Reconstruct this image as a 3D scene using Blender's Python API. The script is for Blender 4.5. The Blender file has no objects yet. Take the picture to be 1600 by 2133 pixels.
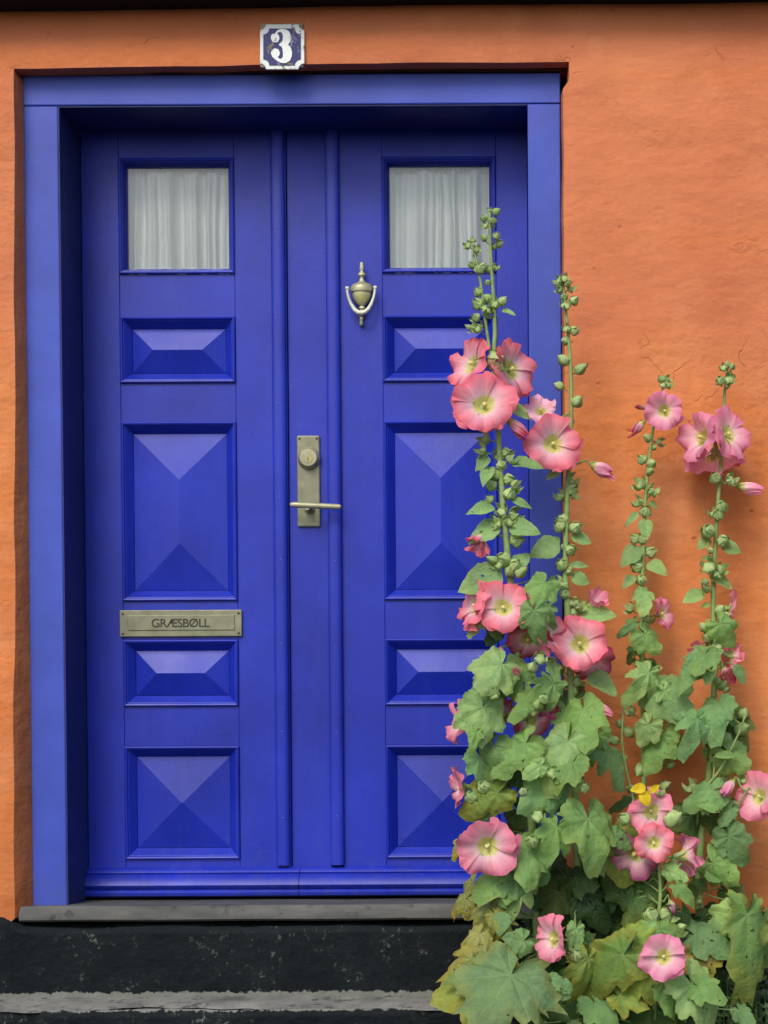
import bpy, bmesh, math, random
from mathutils import Vector, Matrix, Euler, noise
random.seed(11)
C = bpy.context.scene.collection
rad = math.radians

# ---------------------------------------------------------------- camera
CAM = Vector((0.576, -4.0, 0.57))
FPX = 3400.0                       # focal length in pixels of the 1600 px wide photograph
PCX, PCY = 1106.34, 1477.12        # principal point
cd = bpy.data.cameras.new('camera')
cam = bpy.data.objects.new('camera', cd); C.objects.link(cam)
RM = Matrix.Rotation(rad(-0.1), 3, 'Z') @ Matrix.Rotation(rad(90 - 1.3), 3, 'X') @ Matrix.Rotation(rad(-0.3), 3, 'Z')
cam.matrix_world = Matrix.Translation(CAM) @ RM.to_4x4()
cd.sensor_fit = 'HORIZONTAL'; cd.sensor_width = 36; cd.lens = 36 * FPX / 1600
cd.shift_x = (800 - PCX) / 1600; cd.shift_y = (PCY - 1066.5) / 1600
cd.clip_start = 0.05; cd.clip_end = 2000
bpy.context.scene.camera = cam

# ---------------------------------------------------------------- light
SUN_EL, SUN_AZ = 44.0, -20.0       # degrees; azimuth measured from the wall's normal, negative = from the left
w = bpy.data.worlds.new('World'); bpy.context.scene.world = w; w.use_nodes = True
nt = w.node_tree; nt.nodes.clear()
sky = nt.nodes.new('ShaderNodeTexSky'); sky.sky_type = 'NISHITA'; sky.sun_disc = False
sky.sun_elevation = rad(SUN_EL); sky.sun_rotation = rad(180 - SUN_AZ)
sky.air_density = 1.0; sky.dust_density = 2.2; sky.ozone_density = 1.2
bg = nt.nodes.new('ShaderNodeBackground'); bg.inputs['Strength'].default_value = 0.15
wo = nt.nodes.new('ShaderNodeOutputWorld')
nt.links.new(sky.outputs[0], bg.inputs[0]); nt.links.new(bg.outputs[0], wo.inputs[0])
sl = bpy.data.lights.new('sun', 'SUN'); sl.energy = 1.5; sl.angle = rad(26); sl.color = (1, .93, .84)
so = bpy.data.objects.new('sun', sl); C.objects.link(so)
sd = Vector((math.sin(rad(SUN_AZ)) * math.cos(rad(SUN_EL)), -math.cos(rad(SUN_AZ)) * math.cos(rad(SUN_EL)), math.sin(rad(SUN_EL))))
so.rotation_euler = sd.to_track_quat('Z', 'Y').to_euler()
vs = bpy.context.scene.view_settings
bpy.context.scene.display_settings.display_device = 'sRGB'
vs.view_transform = 'Standard'; vs.look = 'None'; vs.gamma = 1; vs.use_curve_mapping = False; vs.exposure = 0.46
cy = bpy.context.scene.cycles
cy.max_bounces = 8; cy.transparent_max_bounces = 12; cy.caustics_reflective = False; cy.caustics_refractive = False

# ---------------------------------------------------------------- helpers
def W(px, py, Y=0.0):
    """world point at wall distance Y that stands at a place measured in the photograph"""
    v = RM @ Vector(((px - PCX) / FPX, -(py - PCY) / FPX, -1))
    return CAM + v * ((Y - CAM.y) / v.y)

def tag(o, label=None, cat=None, group=None, kind=None):
    if label: o['label'] = label
    if cat: o['category'] = cat
    if group: o['group'] = group
    if kind: o['kind'] = kind
    return o

def empty(name, loc, label, cat, group=None):
    o = bpy.data.objects.new(name, None); C.objects.link(o); o.location = loc
    o.empty_display_size = .05
    return tag(o, label, cat, group)

def wpos(o):
    p = Vector((0, 0, 0))
    while o: p += o.location; o = o.parent
    return p

def mesh(name, verts, faces, mats, smooth=False, uvs=None, mi=None):
    m = bpy.data.meshes.new(name); m.from_pydata([tuple(v) for v in verts], [], faces)
    for mm in (mats if isinstance(mats, (list, tuple)) else [mats]): m.materials.append(mm)
    if mi: m.polygons.foreach_set('material_index', mi)
    if smooth: m.polygons.foreach_set('use_smooth', [True] * len(m.polygons))
    if uvs:
        for k, uv in enumerate(uvs):
            l = m.uv_layers.new(name='uv%d' % k)
            for li, lp in enumerate(m.loops): l.data[li].uv = uv[lp.vertex_index]
    m.update(); return m

def put(name, m, parent=None, loc=(0, 0, 0), rot=None, scale=None, color=None):
    o = bpy.data.objects.new(name, m); C.objects.link(o)
    if parent is not None: o.parent = parent
    o.location = loc
    if rot is not None: o.rotation_mode = 'QUATERNION'; o.rotation_quaternion = rot
    if scale is not None: o.scale = (scale,) * 3 if isinstance(scale, (int, float)) else scale
    if color is not None: o.color = color
    return o

class MB:
    def __init__(s): s.v = []; s.f = []; s.mi = []
    def add(s, v, f, mi=0):
        n = len(s.v); s.v += [Vector(p) for p in v]; s.f += [tuple(i + n for i in q) for q in f]; s.mi += [mi] * len(f); return s
    def box(s, x0, x1, y0, y1, z0, z1, b=0.0, mi=0):
        if b <= 0:
            v = [(x, y, z) for x in (x0, x1) for y in (y0, y1) for z in (z0, z1)]
            return s.add(v, [(0, 1, 3, 2), (4, 6, 7, 5), (0, 4, 5, 1), (2, 3, 7, 6), (0, 2, 6, 4), (1, 5, 7, 3)], mi)
        bm = bmesh.new(); bmesh.ops.create_cube(bm, size=1)
        for q in bm.verts: q.co = Vector(((x0 + x1) / 2 + q.co.x * (x1 - x0), (y0 + y1) / 2 + q.co.y * (y1 - y0), (z0 + z1) / 2 + q.co.z * (z1 - z0)))
        bmesh.ops.bevel(bm, geom=bm.edges[:], offset=b, segments=2, affect='EDGES', profile=.5)
        bm.verts.ensure_lookup_table(); bm.verts.index_update()
        s.add([q.co.copy() for q in bm.verts], [tuple(q.index for q in f.verts) for f in bm.faces], mi); bm.free(); return s
    def lathe(s, prof, c, n=20, sy=1.0, axis='Z', mi=0):
        v = []; f = []
        for (r, h) in prof:
            for k in range(n):
                a = 2 * math.pi * k / n
                if axis == 'Z': v.append((c[0] + r * math.cos(a), c[1] + sy * r * math.sin(a), c[2] + h))
                elif axis == 'Y': v.append((c[0] + r * math.cos(a), c[1] + h, c[2] + r * math.sin(a)))
                else: v.append((c[0] + h, c[1] + r * math.cos(a), c[2] + r * math.sin(a)))
        for i in range(len(prof) - 1):
            for k in range(n):
                q = (i * n + k, i * n + (k + 1) % n, (i + 1) * n + (k + 1) % n, (i + 1) * n + k)
                f.append(q if axis != 'Y' else q[::-1])
        f.append(tuple(range(n))[::-1]); f.append(tuple((len(prof) - 1) * n + k for k in range(n)))
        return s.add(v, f, mi)
    def tube(s, pts, rs, n=8, mi=0):
        pts = [Vector(p) for p in pts]; v = []; f = []
        for i, p in enumerate(pts):
            t = (pts[min(i + 1, len(pts) - 1)] - pts[max(i - 1, 0)]).normalized()
            up = Vector((0, 1, 0)) if abs(t.y) < .9 else Vector((1, 0, 0))
            a = t.cross(up).normalized(); b = t.cross(a)
            r = rs[i] if isinstance(rs, (list, tuple)) else rs
            for k in range(n):
                q = 2 * math.pi * k / n; v.append(p + a * r * math.cos(q) + b * r * math.sin(q))
        for i in range(len(pts) - 1):
            for k in range(n): f.append((i * n + k, (i + 1) * n + k, (i + 1) * n + (k + 1) % n, i * n + (k + 1) % n))
        f.append(tuple(range(n))); f.append(tuple((len(pts) - 1) * n + k for k in range(n))[::-1])
        return s.add(v, f, mi)
    def build(s, name, mats, parent=None, smooth=False, origin=None):
        o0 = wpos(parent) if parent else Vector((0, 0, 0))
        c = Vector(origin) if origin is not None else sum(s.v, Vector()) / len(s.v)
        m = mesh(name, [p - c for p in s.v], s.f, mats, smooth, mi=s.mi)
        bm = bmesh.new(); bm.from_mesh(m); bmesh.ops.recalc_face_normals(bm, faces=bm.faces); bm.to_mesh(m); bm.free()
        if smooth == 'auto':
            m.polygons.foreach_set('use_smooth', [True] * len(m.polygons)); m.set_sharp_from_angle(angle=rad(38))
        return put(name, m, parent, c - o0)

# ---------------------------------------------------------------- materials
class NB:
    def __init__(s, name):
        s.m = bpy.data.materials.new(name); s.m.use_nodes = True; s.t = s.m.node_tree; s.t.nodes.clear()
        s.out = s.n('ShaderNodeOutputMaterial')
    def n(s, typ, **k):
        x = s.t.nodes.new(typ)
        for a, b in k.items(): setattr(x, a, b)
        return x
    def l(s, a, b): s.t.links.new(a, b)
    def _in(s, sock, v):
        if hasattr(v, 'is_linked') or isinstance(v, bpy.types.NodeSocket): s.l(v, sock)
        elif v is not None: sock.default_value = v
    def math(s, op, a, b=None, c=None, clamp=False):
        x = s.n('ShaderNodeMath', operation=op, use_clamp=clamp); s._in(x.inputs[0], a)
        if b is not None: s._in(x.inputs[1], b)
        if c is not None: s._in(x.inputs[2], c)
        return x.outputs[0]
    def noise(s, scale, detail=4, rough=.5, vec=None, dist=0):
        x = s.n('ShaderNodeTexNoise'); x.inputs['Scale'].default_value = scale; x.inputs['Detail'].default_value = detail
        x.inputs['Roughness'].default_value = rough; x.inputs['Distortion'].default_value = dist
        if vec is not None: s.l(vec, x.inputs['Vector'])
        return x.outputs['Fac']
    def ramp(s, fac, stops, interp='LINEAR'):
        x = s.n('ShaderNodeValToRGB'); x.color_ramp.interpolation = interp
        e = x.color_ramp.elements
        while len(e) < len(stops): e.new(.5)
        for q, (p, c) in zip(e, stops): q.position = p; q.color = (c, c, c, 1) if isinstance(c, (int, float)) else (*c[:3], 1)
        s.l(fac, x.inputs[0]); return x.outputs[0]
    def mix(s, fac, a, b, blend='MIX'):
        x = s.n('ShaderNodeMix', data_type='RGBA', blend_type=blend)
        s._in(x.inputs[0], fac)
        for sock, v in ((x.inputs[6], a), (x.inputs[7], b)):
            if isinstance(v, (tuple, list)): sock.default_value = (*v[:3], 1)
            else: s.l(v, sock)
        return x.outputs[2]
    def coord(s, which='Object', scale=None):
        x = s.n('ShaderNodeTexCoord').outputs[which]
        if scale:
            mp = s.n('ShaderNodeMapping'); mp.inputs['Scale'].default_value = scale; s.l(x, mp.inputs[0]); x = mp.outputs[0]
        return x
    def wcoord(s, scale=None):
        x = s.n('ShaderNodeNewGeometry').outputs['Position']
        if scale:
            mp = s.n('ShaderNodeMapping'); mp.inputs['Scale'].default_value = scale; s.l(x, mp.inputs[0]); x = mp.outputs[0]
        return x
    def bump(s, h, strength=.3, dist=.002, normal=None):
        x = s.n('ShaderNodeBump'); x.inputs['Strength'].default_value = strength; x.inputs['Distance'].default_value = dist
        s.l(h, x.inputs['Height'])
        if normal is not None: s.l(normal, x.inputs['Normal'])
        return x.outputs[0]
    def bsdf(s, color, rough=.5, metal=0, spec=.5, normal=None, coat=0, coat_rough=.1, trans=None, trans_col=None, holes=None):
        p = s.n('ShaderNodeBsdfPrincipled')
        if isinstance(color, (tuple, list)): p.inputs['Base Color'].default_value = (*color[:3], 1)
        else: s.l(color, p.inputs['Base Color'])
        s._in(p.inputs['Roughness'], rough); s._in(p.inputs['Metallic'], metal); p.inputs['Specular IOR Level'].default_value = spec
        p.inputs['Coat Weight'].default_value = coat; p.inputs['Coat Roughness'].default_value = coat_rough
        if normal is not None: s.l(normal, p.inputs['Normal'])
        res = p.outputs[0]
        if trans:
            t = s.n('ShaderNodeBsdfTranslucent'); c = trans_col if trans_col is not None else color
            if isinstance(c, (tuple, list)): t.inputs[0].default_value = (*c[:3], 1)
            else: s.l(c, t.inputs[0])
            mx = s.n('ShaderNodeMixShader'); mx.inputs[0].default_value = trans; s.l(res, mx.inputs[1]); s.l(t.outputs[0], mx.inputs[2]); res = mx.outputs[0]
        if holes is not None:      # holes eaten through the leaf
            tr = s.n('ShaderNodeBsdfTransparent'); mx = s.n('ShaderNodeMixShader'); s.l(holes, mx.inputs[0]); s.l(res, mx.inputs[1]); s.l(tr.outputs[0], mx.inputs[2]); res = mx.outputs[0]
        s.l(res, s.out.inputs[0]); return s.m

def mat_plaster():
    b = NB('ochre_orange_limewash'); g = b.wcoord()
    big = b.noise(1.3, 5, .55, g, .6); mid = b.noise(6, 5, .6, g); fine = b.noise(60, 6, .7, g)
    col = b.ramp(big, [(.3, (.54, .158, .040)), (.5, (.64, .215, .064)), (.7, (.74, .270, .085))])
    col = b.mix(b.ramp(mid, [(.42, 0.0), (.7, .45)]), col, (.74, .30, .13))
    streak = b.noise(5, 4, .6, b.wcoord((1.0, 1.0, .22)))
    col = b.mix(b.ramp(streak, [(.35, .5), (.6, 0.0)]), col, (.44, .115, .028))
    # falloff of light toward the foot of the wall, put into the colour
    sep = b.n('ShaderNodeSeparateXYZ'); b.l(g, sep.inputs[0])
    h = b.math('ADD', sep.outputs['Z'], b.math('MULTIPLY', b.noise(3, 4, .6, g), .7))
    col = b.mix(b.ramp(h, [(.15, .8), (.95, 0.0)]), col, (.34, .085, .020))
    h2 = b.math('ADD', b.math('MULTIPLY', sep.outputs['Z'], .5), b.math('MULTIPLY', b.noise(1.7, 5, .65, g), .55))
    col = b.mix(b.ramp(h2, [(.85, 0.0), (1.35, .65)]), col, (.52, .150, .070))
    bru = b.noise(3.2, 6, .7, b.wcoord((.25, 1, 2.4)))
    col = b.mix(b.ramp(bru, [(.50, 0.0), (.68, .38)]), col, (.66, .185, .028))
    pale = b.noise(2.6, 6, .68, g)
    col = b.mix(b.ramp(pale, [(.56, 0.0), (.74, .45)]), col, (.78, .33, .14))
    # pits
    vo = b.n('ShaderNodeTexVoronoi'); vo.inputs['Scale'].default_value = 13; vo.inputs['Randomness'].default_value = 1; b.l(g, vo.inputs['Vector'])
    pit = b.math('MULTIPLY', b.ramp(vo.outputs['Distance'], [(.03, 1.0), (.085, 0.0)]), b.ramp(b.noise(9, 2, .5, g), [(.50, 0.0), (.58, 1.0)]))
    # hairline cracks and trowel scratches
    dn = b.n('ShaderNodeTexNoise'); dn.inputs['Scale'].default_value = 2.6; dn.inputs['Detail'].default_value = 5; b.l(g, dn.inputs['Vector'])
    cr = b.math('ABSOLUTE', b.math('SUBTRACT', dn.outputs['Fac'], .5))
    crack = b.math('MULTIPLY', b.ramp(cr, [(0.0, 1.0), (.0035, 0.0)]), b.ramp(b.noise(6.4, 4, .6, g), [(.54, 0.0), (.66, .75)]))
    dark = b.math('MAXIMUM', pit, b.math('MULTIPLY', crack, .6))
    col = b.mix(b.math('MULTIPLY', dark, .6), col, (.17, .045, .02))
    col = b.mix(b.ramp(fine, [(.6, 0.0), (.8, .35)]), col, (.72, .33, .16))
    hh = b.math('ADD', b.math('MULTIPLY', b.noise(22, 6, .62, g), .9), b.math('MULTIPLY', fine, .22))
    hh = b.math('SUBTRACT', hh, b.math('MULTIPLY', dark, .7))
    hh = b.math('MULTIPLY', hh, b.ramp(b.noise(2.2, 3, .5, g), [(.36, .5), (.60, 1.15)]))
    n = b.bump(hh, .9, .0055, b.bump(b.noise(6, 4, .55, b.wcoord((.7, 1, 1.3))), .8, .018))
    return b.bsdf(col, .78, spec=.3, normal=n)

def mat_blue(name, c, rough=.36, stretch=(1, 1, 1)):
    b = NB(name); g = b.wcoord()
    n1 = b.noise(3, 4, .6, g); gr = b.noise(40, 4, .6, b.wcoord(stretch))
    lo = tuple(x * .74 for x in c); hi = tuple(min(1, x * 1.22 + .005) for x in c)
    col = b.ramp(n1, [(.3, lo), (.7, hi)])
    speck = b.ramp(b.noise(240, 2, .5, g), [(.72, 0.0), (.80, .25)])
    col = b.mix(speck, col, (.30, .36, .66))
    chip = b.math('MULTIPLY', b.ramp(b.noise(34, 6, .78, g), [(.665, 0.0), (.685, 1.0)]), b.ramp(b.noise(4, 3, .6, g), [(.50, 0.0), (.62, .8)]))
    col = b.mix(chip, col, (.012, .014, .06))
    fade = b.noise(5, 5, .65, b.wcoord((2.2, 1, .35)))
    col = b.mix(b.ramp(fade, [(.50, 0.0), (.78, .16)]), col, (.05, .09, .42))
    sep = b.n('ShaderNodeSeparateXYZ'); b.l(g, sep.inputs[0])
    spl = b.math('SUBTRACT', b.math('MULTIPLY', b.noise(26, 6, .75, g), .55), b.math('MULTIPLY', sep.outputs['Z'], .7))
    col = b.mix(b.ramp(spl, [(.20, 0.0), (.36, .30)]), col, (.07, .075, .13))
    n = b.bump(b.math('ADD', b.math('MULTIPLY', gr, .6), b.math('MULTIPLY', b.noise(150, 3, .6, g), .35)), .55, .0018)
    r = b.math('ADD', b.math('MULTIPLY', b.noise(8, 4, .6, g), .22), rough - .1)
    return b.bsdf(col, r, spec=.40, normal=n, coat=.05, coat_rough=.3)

def mat_black():
    b = NB('black_tar_paint'); g = b.wcoord()
    base = b.ramp(b.noise(5, 5, .6, g), [(.3, (.002, .004, .0055)), (.6, (.005, .009, .011)), (.8, (.014, .020, .022))])
    sp = b.math('MULTIPLY', b.ramp(b.noise(55, 6, .8, g), [(.57, 0.0), (.63, 1.0)]), b.ramp(b.noise(5, 4, .65, g), [(.48, 0.0), (.62, .8)]))
    sep = b.n('ShaderNodeSeparateXYZ'); b.l(g, sep.inputs[0])
    jz = b.math('SUBTRACT', 1.0, b.math('MULTIPLY', b.math('ABSOLUTE', b.math('ADD', sep.outputs['Z'], .212)), 26.0), clamp=True)
    sp = b.math('MAXIMUM', sp, b.math('MULTIPLY', b.math('GREATER_THAN', b.math('ADD', jz, b.math('MULTIPLY', b.noise(40, 6, .8, g), 1.0)), 1.28), .8))
    col = b.mix(sp, base, (.20, .21, .18))
    n = b.bump(b.math('ADD', b.noise(30, 6, .65, g), b.math('MULTIPLY', b.noise(7, 4, .6, g), 1.5)), .8, .008)
    return b.bsdf(col, .7, spec=.16, normal=n)

def mat_tread():
    b = NB('worn_step_top'); g = b.wcoord()
    col = b.ramp(b.noise(9, 6, .65, g), [(.3, (.10, .105, .095)), (.5, (.20, .20, .18)), (.75, (.30, .30, .27))])
    col = b.mix(b.ramp(b.noise(26, 6, .7, g), [(.56, 0.0), (.62, .75)]), col, (.03, .035, .035))
    return b.bsdf(col, .85, spec=.25, normal=b.bump(b.noise(60, 6, .7, g), .6, .004))

def mat_stone(name, lo, hi, sc=12):
    b = NB(name); g = b.wcoord((.35, 1, 1.6))
    col = b.ramp(b.noise(sc, 6, .65, g), [(.28, lo), (.7, hi)])
    col = b.mix(b.ramp(b.noise(30, 5, .7, b.wcoord()), [(.55, 0.0), (.68, .6)]), col, tuple(x * .35 for x in lo))
    return b.bsdf(col, .8, spec=.3, normal=b.bump(b.noise(70, 6, .7, b.wcoord()), .5, .003))

def mat_brass(name, c, metal=.55, rough=.42):
    b = NB(name); g = b.wcoord()
    col = b.ramp(b.noise(28, 5, .6, g), [(.3, tuple(x * .72 for x in c)), (.7, tuple(min(1, x * 1.2) for x in c))])
    return b.bsdf(col, b.math('ADD', b.math('MULTIPLY', b.noise(60, 4, .6, g), .25), rough - .12), metal=metal, spec=.6,
                  normal=b.bump(b.noise(260, 3, .6, g), .2, .0008))

def mat_simple(name, c, rough=.5, spec=.5, metal=0): return NB(name).bsdf(c, rough, metal, spec)

def mat_enamel(name, c):
    b = NB(name); g = b.wcoord()
    chip = b.ramp(b.noise(34, 5, .7, g), [(.585, 0.0), (.62, 1.0)])
    scuff = b.ramp(b.noise(46, 5, .7, b.wcoord((1, 1, .6))), [(.56, 0.0), (.66, .6)]); c = b.mix(scuff, c, (.42, .47, .52))
    rust = b.ramp(b.noise(120, 4, .6, g), [(.3, (.10, .075, .05)), (.7, (.30, .27, .20))])
    return b.bsdf(b.mix(chip, c, rust), b.ramp(chip, [(0, .42), (1, .8)]), spec=.35, normal=b.bump(b.math('SUBTRACT', 1.0, chip), .5, .001))

def mat_cloth():
    b = NB('white_cotton'); g = b.wcoord()
    weave = b.noise(500, 2, .5, g)
    col = b.ramp(b.noise(14, 4, .5, g), [(.3, (.92, .93, .90)), (.7, (.97, .97, .95))])
    return b.bsdf(col, .85, spec=.2, normal=b.bump(weave, .2, .0006), trans=.12)

def mat_glass():
    b = NB('window_glass'); t = b.n('ShaderNodeBsdfTransparent'); t.inputs[0].default_value = (.97, .99, .98, 1)
    g = b.n('ShaderNodeBsdfGlossy'); g.inputs['Roughness'].default_value = .03; fr = b.n('ShaderNodeFresnel'); fr.inputs[0].default_value = 1.5
    b.l(b.bump(b.noise(3.5, 2, .5, b.wcoord()), .12, .01), g.inputs['Normal'])
    mx = b.n('ShaderNodeMixShader'); b.l(fr.outputs[0], mx.inputs[0]); b.l(t.outputs[0], mx.inputs[1]); b.l(g.outputs[0], mx.inputs[2])
    b.l(mx.outputs[0], b.out.inputs[0]); return b.m

VEIN_ANG = (0, 50, -50, 101, -101, 146, -146)
def mat_leaf():
    b = NB('hollyhock_leaf'); uvn = b.n('ShaderNodeUVMap'); uvn.uv_map = 'uv0'; uv = uvn.outputs[0]
    ev = b.n('ShaderNodeUVMap'); ev.uv_map = 'uv1'; es = b.n('ShaderNodeSeparateXYZ'); b.l(ev.outputs[0], es.inputs[0]); edge = es.outputs['X']
    s = b.n('ShaderNodeSeparateXYZ'); b.l(uv, s.inputs[0]); x, y = s.outputs['X'], s.outputs['Y']
    oi = b.n('ShaderNodeObjectInfo')
    vein = None
    for a in VEIN_ANG:
        ca, sa = math.cos(rad(a)), math.sin(rad(a))      # axis direction (sa, ca)
        along = b.math('ADD', b.math('MULTIPLY', x, sa), b.math('MULTIPLY', y, ca))
        off = b.math('ABSOLUTE', b.math('SUBTRACT', b.math('MULTIPLY', x, ca), b.math('MULTIPLY', y, sa)))
        wd = b.math('MULTIPLY_ADD', along, -.012, .015)
        m = b.math('MULTIPLY', b.math('SUBTRACT', 1.0, b.math('DIVIDE', off, wd), clamp=True), b.math('GREATER_THAN', along, 0.0))
        # side veins leaving the main vein
        sv = b.math('SINE', b.math('MULTIPLY', b.math('SUBTRACT', along, b.math('MULTIPLY', off, .9)), 46.0))
        sv = b.math('MULTIPLY', b.math('MULTIPLY', b.math('SUBTRACT', sv, .86, clamp=True), 3.0), b.math('MULTIPLY', b.math('GREATER_THAN', along, 0.1), b.math('LESS_THAN', off, .16)))
        m = b.math('MAXIMUM', m, b.math('MULTIPLY', sv, .8))
        vein = m if vein is None else b.math('MAXIMUM', vein, m)
    g = b.wcoord()
    base = oi.outputs['Color']
    mott = b.noise(38, 5, .65, g); big = b.noise(9, 3, .5, g)
    col = b.mix(b.ramp(mott, [(.35, .55), (.6, 0.0)]), base, b.mix(1.0, base, (.50, .62, .62), 'MULTIPLY'))
    col = b.mix(b.ramp(big, [(.45, 0.0), (.75, .45)]), col, b.mix(1.0, base, (1.5, 1.35, .9), 'MULTIPLY'))
    col = b.mix(b.math('MULTIPLY', vein, .5), col, (.30, .42, .17))
    age = oi.outputs['Alpha']
    k = b.math('ADD', edge, b.math('MULTIPLY', b.math('SUBTRACT', b.noise(22, 4, .65, g), .5), 1.5))
    yel = b.math('MULTIPLY', b.math('MULTIPLY', b.math('SUBTRACT', k, .45, clamp=True), 2.2, clamp=True), age, clamp=True)
    col = b.mix(yel, col, (.42, .37, .055))
    brn = b.math('MULTIPLY', b.math('MULTIPLY', b.math('SUBTRACT', k, .98, clamp=True), 5.0, clamp=True), b.math('MULTIPLY', age, 1.2, clamp=True))
    col = b.mix(brn, col, (.17, .10, .035))
    h = b.math('ADD', b.math('MULTIPLY', vein, -.12), b.math('ADD', b.math('MULTIPLY', b.noise(9, 5, .6, g), .3), b.math('MULTIPLY', b.noise(40, 5, .65, g), 1.5)))
    return b.bsdf(col, .60, spec=.3, normal=b.bump(h, .9, .006), trans=.36, holes=b.math('MULTIPLY', b.math('GREATER_THAN', b.noise(75, 2, .5, g), .70), b.math('GREATER_THAN', b.noise(11, 2, .5, g), .50)))

def mat_petal():
    b = NB('hollyhock_petal'); uvn = b.n('ShaderNodeUVMap'); uvn.uv_map = 'uv0'
    s = b.n('ShaderNodeSeparateXYZ'); b.l(uvn.outputs[0], s.inputs[0]); u, v = s.outputs['X'], s.outputs['Y']
    oi = b.n('ShaderNodeObjectInfo'); base = oi.outputs['Color']
    mp = b.n('ShaderNodeMapping'); mp.inputs['Scale'].default_value = (11, 1.1, 1); b.l(uvn.outputs[0], mp.inputs[0])
    st = b.noise(2.2, 5, .6, mp.outputs[0], .3)
    vv = b.math('ADD', v, b.math('MULTIPLY', b.math('SUBTRACT', st, .5), .14))
    col = b.mix(b.ramp(vv, [(.42, 0.0), (.92, 1.0)]), b.mix(.72, base, (.95, .62, .68)), base)
    col = b.mix(b.ramp(vv, [(.28, 1.0), (.52, 0.0)]), col, (.93, .70, .68))
    col = b.mix(b.ramp(vv, [(.25, 1.0), (.34, 0.0)]), col, (.72, .74, .24))
    col = b.mix(b.ramp(st, [(.35, .28), (.55, 0.0)]), col, b.mix(1.0, base, (.86, .50, .58), 'MULTIPLY'))
    n = b.bump(b.math('ADD', st, b.math('MULTIPLY', b.noise(30, 4, .6, b.wcoord()), .6)), .4, .003)
    return b.bsdf(col, .62, spec=.25, normal=n, trans=.35)

def mat_green(name, c, c2, rough=.55):
    b = NB(name); g = b.wcoord()
    return b.bsdf(b.ramp(b.noise(45, 4, .6, g), [(.35, c), (.68, c2)]), rough, spec=.35, normal=b.bump(b.noise(160, 4, .6, g), .35, .002), trans=.12)

M = dict(
    plaster=mat_plaster(), blue=mat_blue('blue_door_paint', (.003, .018, .36), .46, stretch=(1, 1, .12)),
    frame=mat_blue('blue_frame_paint', (.034, .066, .41), .5, stretch=(.3, 1, .3)),
    black=mat_black(), tread=mat_tread(), sill=mat_stone('grey_weathered_sill', (.045, .047, .045), (.13, .13, .118)),
    shade_lining=mat_blue('navy_reveal_shade', (.012, .020, .13), .6), brass=mat_brass('aged_brass', (.36, .35, .21), .25), plate=mat_brass('dull_brass_plate', (.21, .215, .13), .2, .5), bowl=mat_brass('green_brass', (.40, .39, .17), .2),
    pale=mat_brass('worn_pale_brass', (.58, .60, .48), .15, .45),
    ink=mat_simple('dark_engraving', (.035, .035, .02), .7), screw=mat_simple('dark_screw', (.10, .07, .035), .5, metal=.5),
    enb=mat_enamel('cobalt_enamel', (.008, .010, .12)), enw=mat_enamel('white_enamel', (.70, .74, .70)),
    cloth=mat_cloth(), glass=mat_glass(), leaf=mat_leaf(), petal=mat_petal(),
    stem=mat_green('green_stem', (.19, .29, .085), (.30, .41, .14)), bud=mat_green('pale_green_bud', (.25, .38, .12), (.45, .56, .24)),
    stamen=mat_simple('pale_yellow_stamens', (.66, .60, .22), .7), tip=mat_simple('dark_pink_bud_tip', (.30, .035, .07), .6),
    white=mat_stone('white_limestone', (.42, .43, .41), (.62, .62, .59), 6), dark=mat_simple('dark_joint', (.01, .01, .01), .9),
    fillet=mat_simple('dark_red_brown_tar', (.045, .018, .012), .8, .2), room=mat_simple('pale_interior', (.45, .43, .40), .9), tar=mat_simple('black_eaves_paint', (.006, .007, .009), .85, .2),
    soil=mat_green('dark_soil', (.018, .014, .010), (.045, .035, .024), .95), pave=mat_stone('grey_paving', (.035, .035, .035), (.08, .08, .078), 5),
    tile=mat_stone('red_roof_tile', (.16, .045, .02), (.27, .09, .045), 9), weed=mat_green('weed_green', (.03, .07, .02), (.07, .13, .04)),
)

# ---------------------------------------------------------------- ground
GZ = -0.40
tag(put('ground', mesh('ground', [(-400, -400, GZ), (400, -400, GZ), (400, 400, GZ), (-400, 400, GZ)], [(0, 1, 2, 3)], M['pave'])), kind='structure')
mb = MB(); nx, ny = 60, 12
vv = []; ff = []
for j in range(ny + 1):
    for i in range(nx + 1):
        x = .35 + 2.2 * i / nx; y = -.62 + .6 * j / ny
        e = min(i, nx - i, j, 3) / 3
        vv.append((x, y, GZ + .004 + min(e, 1) * (.035 + .02 * noise.noise(Vector((x * 9, y * 9, 3))))))
for j in range(ny):
    for i in range(nx): a = j * (nx + 1) + i; ff.append((a, a + 1, a + nx + 2, a + nx + 1))
tag(put('soil', mesh('soil', vv, ff, M['soil'], True)), kind='structure')

# ---------------------------------------------------------------- house
WY = -0.05                 # face of the plaster; the door frame's face is Y = 0
house = empty('house', (0, 0, GZ), 'low orange plastered house with black painted foot and black eaves board', 'house')
def bn(t, k): return noise.noise(Vector((t * 6, k, .5))) * .0035
X0, X1 = -5.0, 5.5; ZB, ZT = -.02, 2.62
L0, R0, T0 = -.673, .668, 2.031            # wall opening
def seq(a, b, st):
    n = max(1, round((b - a) / st)); return [a + (b - a) * i / n for i in range(n + 1)]
xs = seq(X0, -1.2, .2)[:-1] + seq(-1.2, L0, .02)[:-1] + seq(L0, R0, .02)[:-1] + seq(R0, 1.5, .02)[:-1] + seq(1.5, X1, .2)
zs = seq(ZB, T0, .02)[:-1] + seq(T0, ZT, .02)
iL = xs.index(L0); iR = xs.index(R0); iT = min(range(len(zs)), key=lambda i: abs(zs[i] - T0))
vv = []; ff = []; K = len(zs)
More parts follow.
